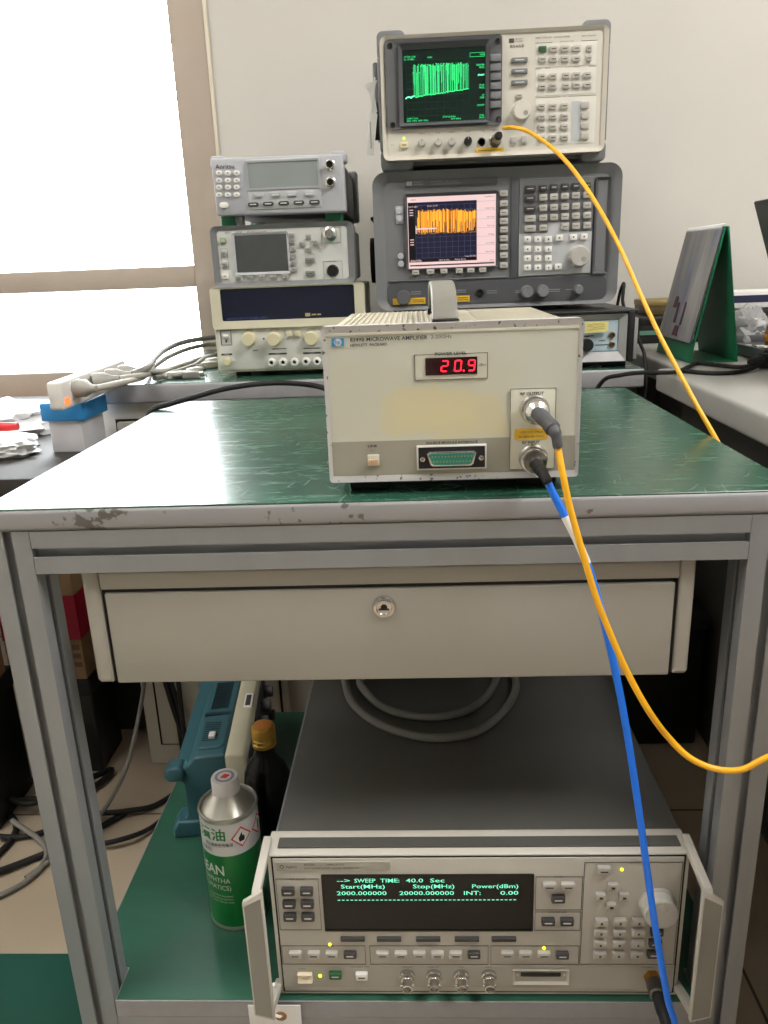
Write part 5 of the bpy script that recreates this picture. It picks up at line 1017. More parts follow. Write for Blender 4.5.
for th in (36, 82):
    hz = MB()
    h_ = .0135
    hz.m(0); patch(hz, th, [(-h_, .1285), (0, .1285 - h_), (h_, .1285), (0, .1285 + h_)], .0003)
    h_ *= .84
    hz.m(1); patch(hz, th, [(-h_, .1285), (0, .1285 - h_), (h_, .1285), (0, .1285 + h_)], .0005)
    hz.m(2); patch(hz, th, [(-.0032, .1228), (.0030, .1228), (.0042, .1273), (.0028, .1303), (.0018, .1283), (.0003, .1348), (-.0020, .1308), (-.0040, .1278)] if th < 60 else [(-.0012, .122), (.0012, .122), (.0018, .135), (-.0018, .135)], .0007)
    hz.build('hazard_symbol', [mat('red_print', (212, 40, 50)), WHITEP, BLACK], g)
hz = MB().m(0)
patch(hz, 52, [(-.003, .030), (.006, .030), (.006, .052), (-.003, .052)], .0003)
hz.m(1)
for i in range(9): patch(hz, 52, [(-.0024, .0318 + i * .0021), (.0054, .0318 + i * .0021), (.0054, .0328 + i * .0021), (-.0024, .0328 + i * .0021)], .0005)
hz.build('bar_label', [WHITEP, BLACK], g)

# ------------------------------------------------------------ cables on the cart
g = thing('coaxial_cable', 'yellow coaxial cable looping from the green-trace analyzer down to the amplifier', 'cable', (.0984, .642, .8226))
def rel(pts, o): return [(p[0] - o[0], p[1] - o[1], p[2] - o[2]) for p in pts]
org = (.0984, .642, .8226)
pts = YCABLE
MB().tube(rel(pts, org), .0027, n=12, k=8).build('jacket', YEL, g)
def along(b, p, d, prof, n=26):
    b.lathe(prof, c=p, axis=Vector(d).normalized(), n=n); return b
b = MB().m(0)
along(b, rel([(.0984, .642, .8226)], org)[0], (.03, -1, -.10), [(0, -.004), (.0098, -.004), (.0104, 0), (.0104, .005), (.0095, .0065), (.0062, .0095), (0, .0095)], n=30)
b.build('plug', CHROME, g)
b = MB(); d_ = Vector(YCABLE[-2]) - Vector(YCABLE[-1])
b.tube(rel([(.0986, .634, .8222), (.1002, .628, .8211), (.1032, .616, .8184), (.106, .609, .8149), (.1081, .6045, .811), (.1100, .6025, .8000)], org), [.0060, .0062, .0058, .0064, .0050, .0040, .0034], n=16, k=5)
b.build('strain_relief', GREYDD, g)
b = MB()
p0 = Vector((.1363, 1.360, 1.1271)); p1 = Vector(YCABLE[0])
along(b, rel([p0], org)[0], (p1 - p0), [(0, 0), (.0072, 0), (.0076, .004), (.0068, .016), (.0064, .034), (.0050, .036), (0, .036)])
b.build('plug', DKMETAL, g)
b = MB(); along(b, rel([p0 + (p1 - p0).normalized() * .034], org)[0], (p1 - p0), [(0, 0), (.0052, 0), (.0045, .014), (0, .015)])
b.build('strain_relief', BLACKRUB, g)

org = (.0982, .642, .7805)
g = thing('coaxial_cable', 'blue coaxial cable hanging from the amplifier in front of the cart drawer', 'cable', org)
MB().tube(rel(BCABLE, org), .0031, n=12, k=8).build('jacket', BLU, g)
b = MB(); along(b, (0, 0, 0), (.02, -1, -.12), [(0, -.004), (.0090, -.004), (.0096, 0), (.0096, .004), (.0060, .0060), (.0050, .010), (0, .010)], n=30)
b.build('plug', DKMETAL, g)
b = MB(); along(b, (.0002, -.010, -.0012), (.02, -1, -.12), [(.0030, -.001), (.0034, .0005), (.0030, .003), (0, .003)]); b.build('gold_ring', GOLD, g)
b = MB().tube(rel([(.0982, .632, .7800), (.0985, .622, .7795), (.0990, .613, .7790), (.1000, .6065, .7783), (.1030, .602, .7720)], org), [.0050, .0052, .0048, .0040, .0034], n=14, k=5)
b.build('strain_relief', BLACKRUB, g)
b = MB().tube(rel(BCABLE[2:6], org)[0:3], .0034, n=12, k=6); b.build('white_sleeve', WHITEP, g)
eo = BCABLE[-1]
b = MB().tube(rel([(.2312, .618, .2232), (.2312, .606, .2226), (.2314, .594, .2210), (.2318, .580, .2130), eo], org), [.0068, .0072, .0066, .0056, .0046, .0036], n=14, k=5); b.build('strain_relief', BLACKRUB, g)
b = MB(); along(b, rel([(.2312, .631, .2232)], org)[0], (0, -1, -.03), [(0, -.004), (.0082, -.004), (.0088, 0), (.0088, .010), (.0070, .012), (0, .012)]); b.build('plug', DKMETAL, g)

g = MB().tube([(-.118, 1.02, .388), (-.110, .975, .387), (-.094, .915, .3855), (-.052, .862, .3855), (.008, .835, .3855), (.066, .848, .3855), (.110, .905, .3855), (.128, .965, .3855), (.118, 1.03, .3855), (.07, 1.085, .3855), (.0, 1.09, .3870), (-.062, 1.045, .3900), (-.087, .975, .392), (-.080, .940, .391), (-.048, .900, .386), (.008, .880, .3855), (.058, .897, .3855), (.092, .945, .3858), (.104, 1.0, .388), (.085, 1.06, .3925), (.03, 1.115, .387)], .0052, n=12, k=8)
g.build('instrument_cable', GREYC, None, label='thick grey cable coiled on the signal generator under the drawer', category='cable')
tg = thing('paper_tag', 'white paper tag with brown eyelet tied to the lower left handle', 'tag', (-.166, .628, .150))
MB().box(-.0285, .0275, -.0006, .0002, -.045, .0480).build('card', WHITEP, tg)
MB().lathe([(.0062, 0), (.0062, .0006), (.0025, .0008), (.0022, 0), (.0062, 0)], axis='-Y', n=28).build('eyelet', mat('brown_eyelet', (150, 110, 70), .6, noise=.05), tg, loc=(.0060, -.0006, .0335))
MB().tube([(.0056, -.0016, .0335), (-.0050, -.002, .0400), (-.0075, .006, .050), (-.006, .008, .062), (.0, .006, .070)], .0016, n=8, k=5).tube([(-.0030, -.0018, .0330), (-.0020, -.001, .0420), (-.0010, .006, .055), (.0, .006, .070)], .0022, n=8, k=5, flat=.5).build('tie', WHITEP, tg)

# ------------------------------------------------------------ bench behind, with pedestal
wb = thing('workbench', 'long green-topped workbench along the back wall carrying the stacks of instruments', 'workbench', (-.08, 1.62, 0))
ox, oy = .08, -1.62
tp = MB().box(-.54 + ox, .380 + ox, 1.318 + oy, 1.925 + oy, .733, .7645, .004, 3).build('bench_top', EDGE, wb)
MB().box(-.537 + ox, .377 + ox, 1.321 + oy, 1.922 + oy, .7643, .765, 0).build('green_laminate', SCR, tp)
MB().box(-.25 + ox, .34 + ox, 1.36 + oy, 1.40 + oy, .68, .733, .002).build('apron', DRAWER, wb)
MB().box(-.25 + ox, .375 + ox, 1.72 + oy, 1.74 + oy, .02, .733, .002).build('back_panel', mat('bench_shade_sheet', (58, 57, 54), .6, noise=.05), wb)  # dark sheet added in place of the shade under the bench
for lx in (.33,): 
    for ly in (1.36, 1.88): MB().box(lx - .02 + ox, lx + .02 + ox, ly - .02 + oy, ly + .02 + oy, 0, .733, .002).build('leg', DRAWER, wb)
cb = thing('pedestal_cabinet', 'beige metal pedestal cabinet under the left end of the green workbench', 'cabinet', (-.33, 1.60, 0))
ox2, oy2 = .33, -1.60
CABP = mat('beige_cabinet_enamel', (184, 178, 164), .45, noise=.03)
MB().box(-.553 + ox2, -.260 + ox2, 1.334 + oy2, 1.88 + oy2, .0, .732, .004).build('carcass', CABP, cb)
def front(z0, z1, nm):
    f_ = MB().box(-.527 + ox2, -.275 + ox2, 1.3325 + oy2, 1.336 + oy2, z0 - .004, z1 + .004).m(1).box(-.522 + ox2, -.279 + ox2, 1.328 + oy2, 1.336 + oy2, z0, z1, .002)
    f_.m(1).box(-.522 + ox2, -.279 + ox2, 1.322 + oy2, 1.330 + oy2, z1 - .018, z1, .003)
    f_.build(nm, [DARKGAP, CABP], cb)
front(.545, .700, 'drawer'); front(.390, .535, 'drawer'); front(.050, .380, 'door')

# right-hand desk
dk = thing('desk', 'pale grey desk with thick rounded edge running along the right side', 'desk', (.85, 1.1, 0))
DESKT = mat('pale_grey_desk_top', (168, 167, 162), .4, noise=.03, nscale=8)
DESKD = mat('dark_desk_panel', (62, 60, 54), .55, noise=.05)
MB().box(.397 - .85, 1.25 - .85, .2 - 1.1, 1.315 - 1.1, .728, .7645, .006, 4).build('desk_top', DESKT, dk)
MB().box(.43 - .85, 1.25 - .85, 1.315 - 1.1, 1.925 - 1.1, .728, .7645, .006, 4).build('desk_top', DESKT, dk)
MB().box(.565 - .85, .60 - .85, .3 - 1.1, 1.88 - 1.1, .0, .728, .003).build('side_panel', DESKD, dk)
MB().box(1.20 - .85, 1.23 - .85, .3 - 1.1, 1.88 - 1.1, .0, .728, .003).build('side_panel', DESKD, dk)
MB().box(.52 - .85, 1.23 - .85, 1.86 - 1.1, 1.88 - 1.1, .2, .728, .003).build('back_panel', DESKD, dk)
MB().box(.435 - .85, .470 - .85, .23 - 1.1, 1.29 - 1.1, .655, .728, .003).build('apron', DESKD, dk)

bx = thing('storage_box', 'black lidded storage box on the floor under the back workbench', 'box', (.46, 1.60, 0))
MB().box(-.072, .085, -.22, .22, 0, .26, .008, 3).build('body', BLACK, bx); MB().box(-.076, .091, -.226, .226, .255, .285, .006, 3).build('lid', BLACKRUB, bx)
MB().box(-.02, .02, -.232, -.224, .20, .262, .003).build('clasp', GREYDD, bx)

# tent calendar
cal = thing('desk_calendar', 'green tent-shaped desk calendar with photo pages standing on the right desk', 'calendar', (.511, 1.366, .765))
cal.scale = (1, 1, .975)
GCARD = mat('green_card', (12, 112, 74), .5, noise=.04)
Lc = .185
def slab(xa, za, xb, zb, y0, y1, t):
    d = Vector((xb - xa, zb - za)).normalized(); n = Vector((-d[1], d[0])) * t
    return [(xa, za), (xb, zb), (xb + n[0], zb + n[1]), (xa + n[0], za + n[1])]
MB().prism(slab(-.042, 0, -.001, .224, 0, Lc, .0028), 'Y', 0, Lc).build('front_board', GCARD, cal)
MB().prism(slab(.0355, 0, .001, .224, 0, Lc, -.0028), 'Y', 0, Lc).build('back_board', GCARD, cal)
MB().box(-.040, .034, .002, Lc - .002, 0, .0012).build('base_board', GCARD, cal)
phm = bpy.data.materials.new('landscape_photo_page'); phm.use_nodes = True
nt = phm.node_tree; b_ = nt.nodes['Principled BSDF']; b_.inputs['Roughness'].default_value = .28
tc = nt.nodes.new('ShaderNodeTexCoord'); mp = nt.nodes.new('ShaderNodeMapping'); mp.inputs['Scale'].default_value = (1, 16, 3.2)
nz = nt.nodes.new('ShaderNodeTexNoise'); nz.inputs['Scale'].default_value = 1.7; nz.inputs['Detail'].default_value = 5
rp = nt.nodes.new('ShaderNodeValToRGB'); e = rp.color_ramp.elements
e[0].position = .28; e[0].color = (lin(92), lin(92), lin(98), 1); e[1].position = .72; e[1].color = (lin(176), lin(174), lin(172), 1)
x = e.new(.42); x.color = (lin(132), lin(138), lin(160), 1); x = e.new(.5); x.color = (lin(150), lin(148), lin(148), 1)
nt.links.new(tc.outputs['Object'], mp.inputs['Vector']); nt.links.new(mp.outputs['Vector'], nz.inputs['Vector']); nt.links.new(nz.outputs['Fac'], rp.inputs['Fac']); nt.links.new(rp.outputs['Color'], b_.inputs['Base Color'])
def page(off, z0, y0, y1, m, nm):
    xa = -.042 + (z0 / .224) * .041
    return MB().prism(slab(xa - off, z0, -.001 - off * .5, .222, 0, 0, .0007), 'Y', y0, y1).build(nm, m, cal)
page(.0022, .040, .004, Lc - .004, WHITEP, 'page'); page(.0050, .036, .003, Lc - .003, mat('dull_page', (120, 112, 116), .5, noise=.1, nscale=60), 'page'); pg_ = page(.0080, .034, .004, Lc - .004, phm, 'page')
mk = MB()
for yy, z0, z1, wd_ in ((.090, .040, .058, .015), (.110, .062, .098, .006), (.128, .088, .108, .010), (.075, .060, .100, .004)):
    xm = lambda z: -.042 + z / .224 * .041 - .0092 + .004 * (z / .224)
    mk.prism([(yy - wd_, z0), (yy + wd_, z0), (yy + wd_ * .6, z1), (yy - wd_ * .6, z1)], 'X', -.0008, .0, 0)
    for v in mk.bm.verts[-8:]: v.co.x += xm(v.co.z) - .0002
mk.build('picture_detail', mat('plum_detail', (96, 56, 66), .5, noise=.1, nscale=50), pg_)
sp_ = MB()
for i in range(34): 
    yy = .008 + i * (Lc - .016) / 33
    sp_.tube([(.0055 * math.cos(a) - .001, yy, .2235 + .0055 * math.sin(a)) for a in [k * PI / 4 for k in range(8)]], .0008, n=5, k=1, closed=True)
sp_.build('spiral_binding', WHITEP, cal)

g = MB().tube([(.282, 1.272, .66), (.284, 1.268, .72), (.298, 1.258, .7560), (.321, 1.240, .7660), (.345, 1.225, .7710), (.369, 1.200, .7735), (.405, 1.235, .7690), (.440, 1.290, .7685), (.470, 1.335, .7685), (.492, 1.305, .7685), (.510, 1.268, .7690), (.535, 1.262, .772), (.545, 1.262, .776)], .0034, n=10, k=8)
g.tube([(.420, 1.252, .7680), (.442, 1.222, .7680), (.470, 1.212, .7680), (.500, 1.226, .7680), (.530, 1.252, .7700), (.545, 1.258, .776)], .0034, n=10, k=8)
g = g.build('power_cable', BLACKRUB, None, label='thin black power cord looping over the right desk in front of the calendar', category='cord')
ad = thing('cord_adapter', 'black cylindrical cord adapter lying at the right frame edge of the desk', 'adapter', (.60, 1.265, .765))
MB().cyl((-.056, 0, .0125), (.026, .012, .0125), .0123, n=24).build('body', BLACK, ad); MB().cyl((-.075, -.003, .0115), (-.055, 0, .0125), .006, .010, n=20).build('strain_relief', BLACKRUB, ad)

# laptop seen from behind its lid
lp = thing('laptop', 'black laptop with leaning lid at the right edge of the desk', 'laptop', (.637, 1.19, .765))
MB().box(.0, .25, -.17, .17, 0, .016, .004).build('base', BLACK, lp)
MB().box(-.003, .003, -.17, .17, 0, .258, .0028, 2, M=Matrix.Translation((0, 0, .012)) @ Matrix.Rotation(R(-20), 4, 'Y')).build('lid', BLACK, lp)
MB().cyl((.0, -.12, .012), (.0, .12, .012), .006, n=14).build('hinge', GREYDD, lp)
kb = MB()
for i in range(5):
    for j in range(11): kb.box(.07 + i * .02, .087 + i * .02, -.15 + j * .0275, -.127 + j * .0275, .0155, .0175, .001, 1)
kb.build('keyboard', GREYDD, lp)

# clutter at the far right of the desk
b1 = thing('cardboard_box', 'long white box with navy stripe lying on black box at far right', 'box', (.78, 1.80, .828))
MB().box(-.12, .14, -.045, .045, 0, .036, .003).build('body', WHITEP, b1); MB().box(-.1205, .1405, -.0456, .0456, .012, .027, 0).build('stripe', mat('navy_print', (34, 38, 70), .5, noise=.03), b1)
b2 = thing('equipment_case', 'flat black case under the white and navy box on the right desk', 'case', (.78, 1.80, .765))
MB().box(-.125, .15, -.07, .07, 0, .052, .004).build('body', BLACK, b2); MB().box(-.127, .152, -.072, .072, .047, .0625, .004).build('lid', BLACKRUB, b2)
b3 = thing('storage_box', 'small olive box on top of the black box behind the calendar', 'box', (.575, 1.80, .820))
MB().box(-.075, .065, -.05, .05, 0, .022, .003).build('body', mat('dark_olive_box', (92, 78, 44), .5, noise=.05), b3); MB().box(-.077, .067, -.052, .052, .018, .032, .004).build('lid', mat('olive_box', (142, 122, 70), .5, noise=.05), b3)
b4 = thing('equipment_case', 'black case with pale green strip under the olive box behind the calendar', 'case', (.560, 1.79, .765))
MB().box(-.085, .095, -.08, .08, 0, .040, .004).build('body', BLACK, b4); MB().box(-.086, .096, -.082, .082, .036, .055, .004).build('lid', BLACK, b4); MB().box(-.084, .094, -.0815, -.079, .018, .027).build('strip', mat('pale_green_strip', (86, 130, 112), .5, noise=.05), b4)
tr_ = thing('tray', 'black parts tray with small items behind the calendar on the right desk', 'tray', (.665, 1.50, .765))
MB().box(-.08, .20, -.15, .12, 0, .006, .002).frame((-.08, .20, -.15, .12), (-.074, .194, -.144, .114), -.0, .022, .01, .008).build('body', GREYDD, tr_, rot=(0, 0, 0)) if False else None
t_ = MB().box(-.08, .20, -.15, .12, 0, .006, .002)
for q_ in ((-.08, .20, -.15, -.143), (-.08, .20, .113, .12), (-.08, -.073, -.15, .12), (.193, .20, -.15, .12)): t_.box(*q_, .004, .020, .002)
t_.build('body', GREYDD, tr_)
rnd = random.Random(6)
for i in range(7):
    a = rnd.uniform(0, 3); px = -.055 + rnd.random() * .10; py = -.12 + rnd.random() * .12
    o = MB().box(-.03, .03, -.004, .004, 0, .006, .001).box(.024, .036, -.006, .006, 0, .008, .001).build('connector_pin', [SILVER, KEYW, BLACK][i % 3], None, loc=(.665 + px, 1.50 + py, .771), rot=(0, 0, a), label='small loose metal and plastic connector lying in the black parts tray', category='connector', group='loose connectors in the tray')
def lump(name, m, label, cat, loc, sx, sy, sz, seed, amp=.3, sub=4):
    b = bmesh.new(); bmesh.ops.create_icosphere(b, subdivisions=sub, radius=1)
    rnd = random.Random(seed)
    from mathutils import noise as N_
    for v in b.verts:
        n = N_.noise(v.co * 1.9 + Vector((seed, 0, 0))) * amp + N_.noise(v.co * 5 + Vector((0, seed, 0))) * amp * .5 + abs(N_.noise(v.co * 9)) * amp * .3
        p = v.co * (1 + n); p.z = max(p.z, -.55)
        v.co = Vector((p.x * sx, p.y * sy, (p.z + .55) * sz))
    mb = MB(); mb._merge(b)
    o = mb.build(name, m, None, loc=loc); o['label'] = label; o['category'] = cat
    for p in o.data.polygons: p.use_smooth = False if sub < 4 else True
    return o
lump('plastic_bag', mat('clear_plastic', (196, 196, 196), .15, alpha=.45, noise=.02), 'crumpled clear plastic bag behind the calendar on the right desk', 'bag', (.665, 1.655, .766), .055, .035, .042, 3, .5)
AMB = mat('amber_plastic', (226, 146, 26), .2, noise=.15, nscale=60, trans=.25)
am = thing('amber_ornament', 'knobbly amber ornament at the right frame edge beside the laptop', 'ornament', (.668, 1.475, .772))
ab = MB(); rnd = random.Random(8)
for i in range(46):
    h_ = rnd.random(); a = rnd.uniform(0, 2 * PI); r_ = .022 * (1 - .35 * h_)
    ab.lathe([(0, -.010), (.007, -.007), (.010, 0), (.007, .007), (0, .010)], c=(r_ * math.cos(a), r_ * math.sin(a), .010 + h_ * .068), n=7)
ab.build('beads', AMB, am); MB().lathe([(0, 0), (.02, 0), (.016, .07), (0, .085)], n=16).build('core', AMB, am)

# ------------------------------------------------------------ left side: power strip, cords, box, bags, black table
tb = thing('side_table', 'low black table in the left background under the window', 'table', (-.9, 1.4, 0))
TBL = mat('black_table_top', (52, 48, 45), .55, noise=.06, nscale=8, spec=.3)
MB().prism([(-.55, -.345), (.405, -.345), (.405, -.095), (.335, -.095), (.335, .48), (-.55, .48)], 'Z', .645, .672, .003).build('table_top', TBL, tb)
for lx, ly in ((-.52, -.31), (.275, -.31), (-.52, .45), (.215, .45)): MB().box(lx - .02, lx + .02, ly - .02, ly + .02, 0, .645, .002).build('leg', BLACK, tb)
gb = thing('gift_box', 'small white box with bright blue lid on the black table by the window', 'box', (-.5535, 1.22, .672), R(-3))
MB().box(-.041, .014, .003, .085, 0, .060, .0015).build('body', mat('white_box_card', (216, 214, 218), .6, noise=.02), gb)
MB().box(-.049, .022, -.003, .090, .052, .0805, .002).m(1).box(-.047, .020, -.001, .088, .0803, .0812).build('lid', [mat('blue_box_card', (38, 132, 196), .5, noise=.04), mat('white_box_card', (216, 214, 218))], gb)
ps = thing('power_strip', 'white power strip with plugs overhanging the left end of the workbench', 'power strip', (-.524, 1.24, .7585), R(-4))
PSM = mat('white_strip_plastic', (222, 218, 214), .4, noise=.02)
MB().box(-.0115, .0115, -.11, .12, .0, .042, .004, 3).build('body', PSM, ps, rot=(R(1.8), 0, 0))
for i in range(4): MB().plate(-.015, .015, -.012, .012, -.0015, .001, r=.002).m(1).box(-.006, -.0045, -.002, .001, -.005, .004).box(.0045, .006, -.002, .001, -.005, .004).build('socket', [KEYW, DARKGAP], ps, loc=(.0118, -.07 + i * .048, .022), rot=(0, 0, R(90)))
MB().box(.0105, .0135, -.106, -.092, .004, .014, .001).build('lit_switch', mat('lit_orange_switch', (250, 110, 50), .4, emit=1.5, noise=.01), ps)
PLG = mat('grey_plug', (158, 156, 150), .5, noise=.04)
def plug(p, d, label):
    o = thing('power_plug', label, 'plug', p, 0, 'plugs in the power strip')
    d = Vector(d).normalized(); b = MB()
    b.lathe([(0, 0), (.0125, 0), (.0138, .004), (.0132, .018), (.0090, .026), (.0064, .030), (.0058, .038), (.0045, .040), (0, .040)], axis=d, n=20)
    b.build('plug_body', PLG, o); return o
plug((-.516, 1.168, .783), (.9, -.30, .0), 'nearest grey plug in the white power strip, beside its lit orange switch')
for i in range(3): plug((-.509 + i * .003, 1.218 + i * .048, .785), (.9, .35, .05), ['second grey plug from the near end of the white power strip', 'third grey plug from the near end of the white power strip', 'farthest grey plug in the white power strip'][i])
CRD = [GREYC2, GREYC2, GREYC, GREYC2, GREYC, GREYC2]
cp_ = [[(-.480, 1.158, .783), (-.455, 1.20, .785), (-.470, 1.34, .775), (-.505, 1.50, .773), (-.520, 1.68, .778), (-.50, 1.83, .782), (-.42, 1.89, .783), (-.33, 1.89, .783)],
       [(-.473, 1.233, .787), (-.456, 1.29, .784), (-.466, 1.38, .776), (-.468, 1.48, .7715), (-.450, 1.58, .7715)],
       [(-.470, 1.281, .787), (-.458, 1.33, .792), (-.484, 1.46, .796), (-.510, 1.60, .796), (-.515, 1.75, .798), (-.47, 1.87, .798), (-.38, 1.905, .796), (-.33, 1.905, .796)],
       [(-.467, 1.329, .787), (-.450, 1.38, .780), (-.462, 1.48, .7715), (-.455, 1.60, .7715), (-.440, 1.70, .7720)],
       [(-.452, 1.345, .7715), (-.440, 1.42, .7715), (-.430, 1.52, .7715), (-.440, 1.64, .7715), (-.435, 1.76, .7715)]]
ll = ['pale cord from the near plug running back along the bench', 'pale cord from the second plug running back beside the window', 'dark grey cord arching highest over the bundle on the bench', 'pale cord lying flat nearest the power supply on the bench', 'dark grey cord with loose end at the front of the bench bundle']
for i, pts in enumerate(cp_):
    cd = thing('power_cable', ll[i], 'cord', pts[0], 0, 'cords on the left end of the workbench')
    MB().tube(rel(pts, pts[0]), .0048 if i != 2 else .0058, n=10, k=8).build('jacket', CRD[i], cd)
rnd = random.Random(3)
for i, (px, py, a) in enumerate(((-.425, 1.385, .5), (-.405, 1.44, 1.0), (-.395, 1.38, .2), (-.400, 1.53, .8), (-.412, 1.60, 1.2))):
    o = thing('cable_connector', 'small grey cord connector lying loose on the bench beside the power supply', 'connector', (px, py, .7655), a, 'loose connectors on the workbench')
    MB().box(-.018, .012, -.008, .008, 0, .012, .002).cyl((-.018, 0, .006), (-.034, 0, .006), .0045, .0035, n=12).build('shell', [GREYC2, KEYW, GREYC][i % 3], o); MB().box(.011, .020, -.006, .006, .002, .010, .001).build('contact', CHROME, o)
BAGM = mat('white_plastic_bag', (238, 238, 238), .3, noise=.03, nscale=14, bump=.2, bscale=40)
lump('plastic_bag', BAGM, 'crumpled white plastic bag at the back of the black table', 'bag', (-.800, 1.43, .672), .12, .10, .036, 11, .45)
lump('plastic_bag', BAGM, 'white plastic bag at the table front edge, under the red marker', 'bag', (-.712, 1.215, .672), .085, .06, .022, 15, .4)
mk = thing('marker_pen', 'red marker pen lying on the front white plastic bag', 'marker', (-.712, 1.245, .7125), R(2))
MB().cyl((-.06, 0, 0), (.035, 0, 0), .0075, n=18).build('barrel', mat('red_plastic', (198, 30, 34), .35, noise=.04), mk); MB().cyl((.035, 0, 0), (.055, 0, 0), .0078, .006, n=18).build('pen_cap', mat('red_plastic', (198, 30, 34)), mk)

# black cable behind the amplifier
MB().tube([(-.03, .935, .800), (-.06, .99, .772), (-.10, 1.10, .764), (-.1464, 1.20, .7680), (-.1951, 1.205, .7750), (-.2383, 1.190, .7775), (-.288, 1.17, .7745), (-.3294, 1.152, .7665), (-.3652, 1.142, .7585), (-.3935, 1.13, .748), (-.402, 1.125, .70), (-.402, 1.12, .60), (-.41, 1.15, .40), (-.43, 1.20, .15), (-.44, 1.22, .006)], .0042, n=12, k=8).build('power_cable', BLACKRUB, None, label='black cord arching over the rear left corner of the cart top', category='cord')
# hanging tag on the analyzer
ht = thing('hanging_tag', 'narrow white tag hanging from the left side of the beige analyzer', 'tag', (-.0620, 1.405, 1.178))
MB().prism([(-.010, -.060), (.002, -.060), (.010, .0), (.006, .008), (-.003, .006)], 'Y', -.0006, .0002).m(1).box(-.003, -.001, -.0009, -.0004, -.05, -.01).build('card', [WHITEP, GREYC2], ht)
MB().prism([(-.012, .045), (.012, .05), (.006, .035), (.010, .004), (.002, .001), (-.001, .03)], 'Y', -.0012, -.0004).tube([(.002, .0, .004), (.006, .0, .03), (.008, .004, .055)], .0014, n=6, k=4).build('tie', mat('clear_tape', (222, 222, 218), .3, noise=.02), ht)

# ------------------------------------------------------------ under the benches on the left
mtt = MB().box(-1.4, -.42, .10, .873, .0, .006, .002).build('floor_mat', mat('dark_green_mat', (36, 86, 74), .5, noise=.12, nscale=6, bump=.05, bscale=80), None, label='dark green floor mat at the lower left, in front of the cart', category='mat')
pc = thing('computer_tower', 'black computer tower on the floor left of the beige pedestal cabinet', 'computer', (-.612, 1.64, 0))
MB().box(-.05, .055, -.20, .22, .012, .60, .004).build('case', BLACK, pc)
MB().box(-.048, .053, -.206, -.199, .016, .596, .003).m(1).box(-.042, .049, -.2072, -.205, .46, .50).box(-.042, .049, -.2072, -.205, .40, .42).build('front_bezel', [BLACKRUB, GREYDD], pc)
MB().box(-.045, -.02, -.18, .2, 0, .014, .002).box(.02, .05, -.18, .2, 0, .014, .002).build('foot', BLACKRUB, pc)
ec = thing('equipment_case', 'black equipment case on the floor beneath the red-banded carton', 'case', (-.716, 1.37, 0))
MB().box(-.07, .075, -.06, .05, 0, .175, .006, 3).build('body', BLACK, ec); MB().box(-.072, .077, -.062, .052, .17, .207, .006, 3).m(1).box(-.03, .03, -.0635, -.061, .15, .185, .002).build('lid', [BLACKRUB, GREYDD], ec)
ct = thing('carton', 'brown cardboard carton with red band standing on a black case behind the left leg', 'carton', (-.718, 1.36, .207))
KRAFT = mat('kraft_cardboard', (148, 116, 84), .75, noise=.06, nscale=25)
MB().box(-.075, .075, -.05, .06, 0, .290, .003).build('body', KRAFT, ct)
MB().box(-.0755, .0755, -.0505, .0605, .085, .175).build('red_band', mat('crimson_band', (168, 18, 52), .6, noise=.04), ct)
pr2 = MB()
for j in range(3): pr2.box(.0560, .0700, -.0512, -.0504, .028 + j * .018, .038 + j * .018)
pr2.build('printed_mark', mat('brown_print', (106, 80, 58), .7, noise=.05), ct)
bg_ = thing('paper_bag', 'brown paper bag with red top standing on a black crate at the left edge', 'bag', (-.822, 1.20, .262))
MB().prism([(-.06, -.05), (.06, -.05), (.068, 0), (.06, .05), (-.06, .05), (-.068, 0)], 'Z', 0, .125, .003).build('body', mat('brown_bag_paper', (140, 104, 72), .75, noise=.08, nscale=20), bg_)
MB().prism([(-.061, -.051), (.061, -.051), (.069, 0), (.061, .051), (-.061, .051), (-.069, 0)], 'Z', .125, .20, .003).build('red_top', mat('crimson_band', (168, 18, 52)), bg_)
cr = thing('crate', 'black crate on the floor under the brown paper bag at the left edge', 'crate', (-.90, 1.22, 0))
MB().box(-.15, .135, -.085, .05, 0, .24, .005).build('body', BLACK, cr); MB().box(-.154, .139, -.089, .054, .225, .262, .005).build('rim', BLACKRUB, cr)
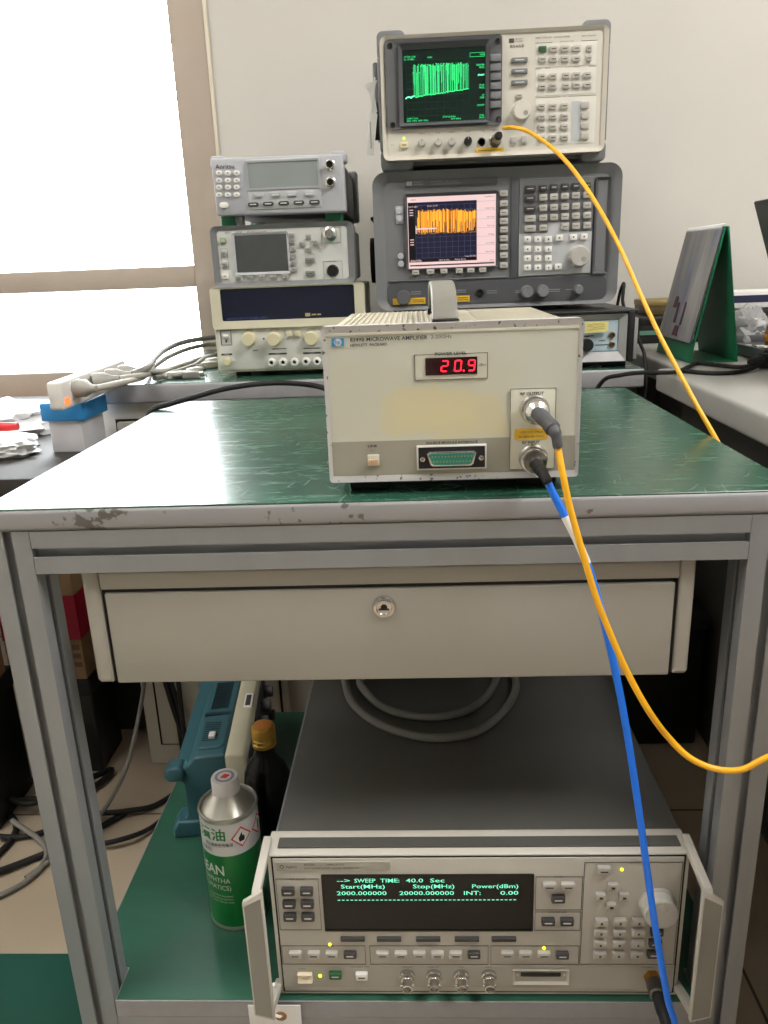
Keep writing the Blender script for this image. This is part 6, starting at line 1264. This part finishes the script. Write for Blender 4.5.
fc = [([(-1.02, 1.15, .006), (-.88, 1.08, .006), (-.80, 1.02, .006), (-.74, 1.06, .006), (-.735, 1.14, .006), (-.80, 1.19, .006), (-.90, 1.16, .006), (-.98, 1.10, .012), (-.92, 1.03, .006), (-.82, 1.00, .006), (-.73, 1.02, .010), (-.66, 1.07, .006), (-.60, 1.12, .006), (-.55, 1.18, .006)], .0058, BLACKRUB, 'thick black cable looping in a tangle on the floor at the far left'),
      ([(-1.0, 1.28, .006), (-.86, 1.20, .014), (-.78, 1.12, .014), (-.70, 1.12, .006), (-.62, 1.16, .014), (-.55, 1.17, .016), (-.50, 1.20, .006), (-.465, 1.26, .006), (-.470, 1.290, .02), (-.478, 1.312, .10), (-.485, 1.3145, .25), (-.487, 1.3145, .40), (-.49, 1.312, .56)], .0050, BLACKRUB, 'black cable climbing the front of the beige pedestal cabinet'),
      ([(-.95, 1.22, .018), (-.85, 1.17, .020), (-.76, 1.20, .020), (-.68, 1.20, .012), (-.60, 1.10, .010), (-.52, 1.10, .016), (-.475, 1.16, .008), (-.452, 1.25, .03), (-.468, 1.300, .14), (-.500, 1.312, .30), (-.505, 1.312, .50)], .0045, BLACKRUB, 'black cord sweeping from the floor tangle up beside the pedestal'),
      ([(-.420, 1.24, .006), (-.445, 1.285, .04), (-.475, 1.300, .12), (-.497, 1.308, .24), (-.512, 1.31, .38), (-.515, 1.31, .58)], .0050, BLACKRUB, 'black cord bowing down from the bench to the floor near the shelf'),
      ([(-.66, 1.02, .006), (-.60, 1.12, .012), (-.565, 1.22, .05), (-.545, 1.29, .14), (-.528, 1.312, .24), (-.518, 1.318, .42)], .0040, GREYC, 'grey cable rising from the floor beside the pedestal cabinet'),
      ([(-1.0, .90, .006), (-.82, .925, .006), (-.72, .96, .006), (-.665, 1.0, .006), (-.645, 1.045, .006), (-.66, 1.09, .012), (-.74, 1.14, .022)], .0048, GREYC, 'grey cable curving over the bare floor above the green mat'),
      ([(-.92, 1.24, .03), (-.82, 1.22, .035), (-.74, 1.18, .028), (-.70, 1.20, .022), (-.64, 1.24, .012), (-.62, 1.30, .012), (-.66, 1.24, .03), (-.75, 1.23, .040)], .0060, BLACKRUB, 'short black cable coiled against the black equipment case')]
for pts, r_, m_, lb in fc:
    o = MB().tube(pts, r_, n=10, k=8).build('floor_cable', m_, None, label=lb, category='cable')
    o['group'] = 'cables on the floor at left'
MB().tube([(.415, 1.70, .769), (.408, 1.66, .80), (.402, 1.60, .870), (.398, 1.56, .893), (.390, 1.52, .893), (.384, 1.50, .882), (.380, 1.48, .86), (.381, 1.42, .83), (.384, 1.37, .80), (.3865, 1.345, .775), (.387, 1.33, .70), (.387, 1.34, .5)], .0030, n=10, k=8).build('power_cable', BLACKRUB, None, label='thin black cord arching beside the right end of the grey analyzer', category='cord')
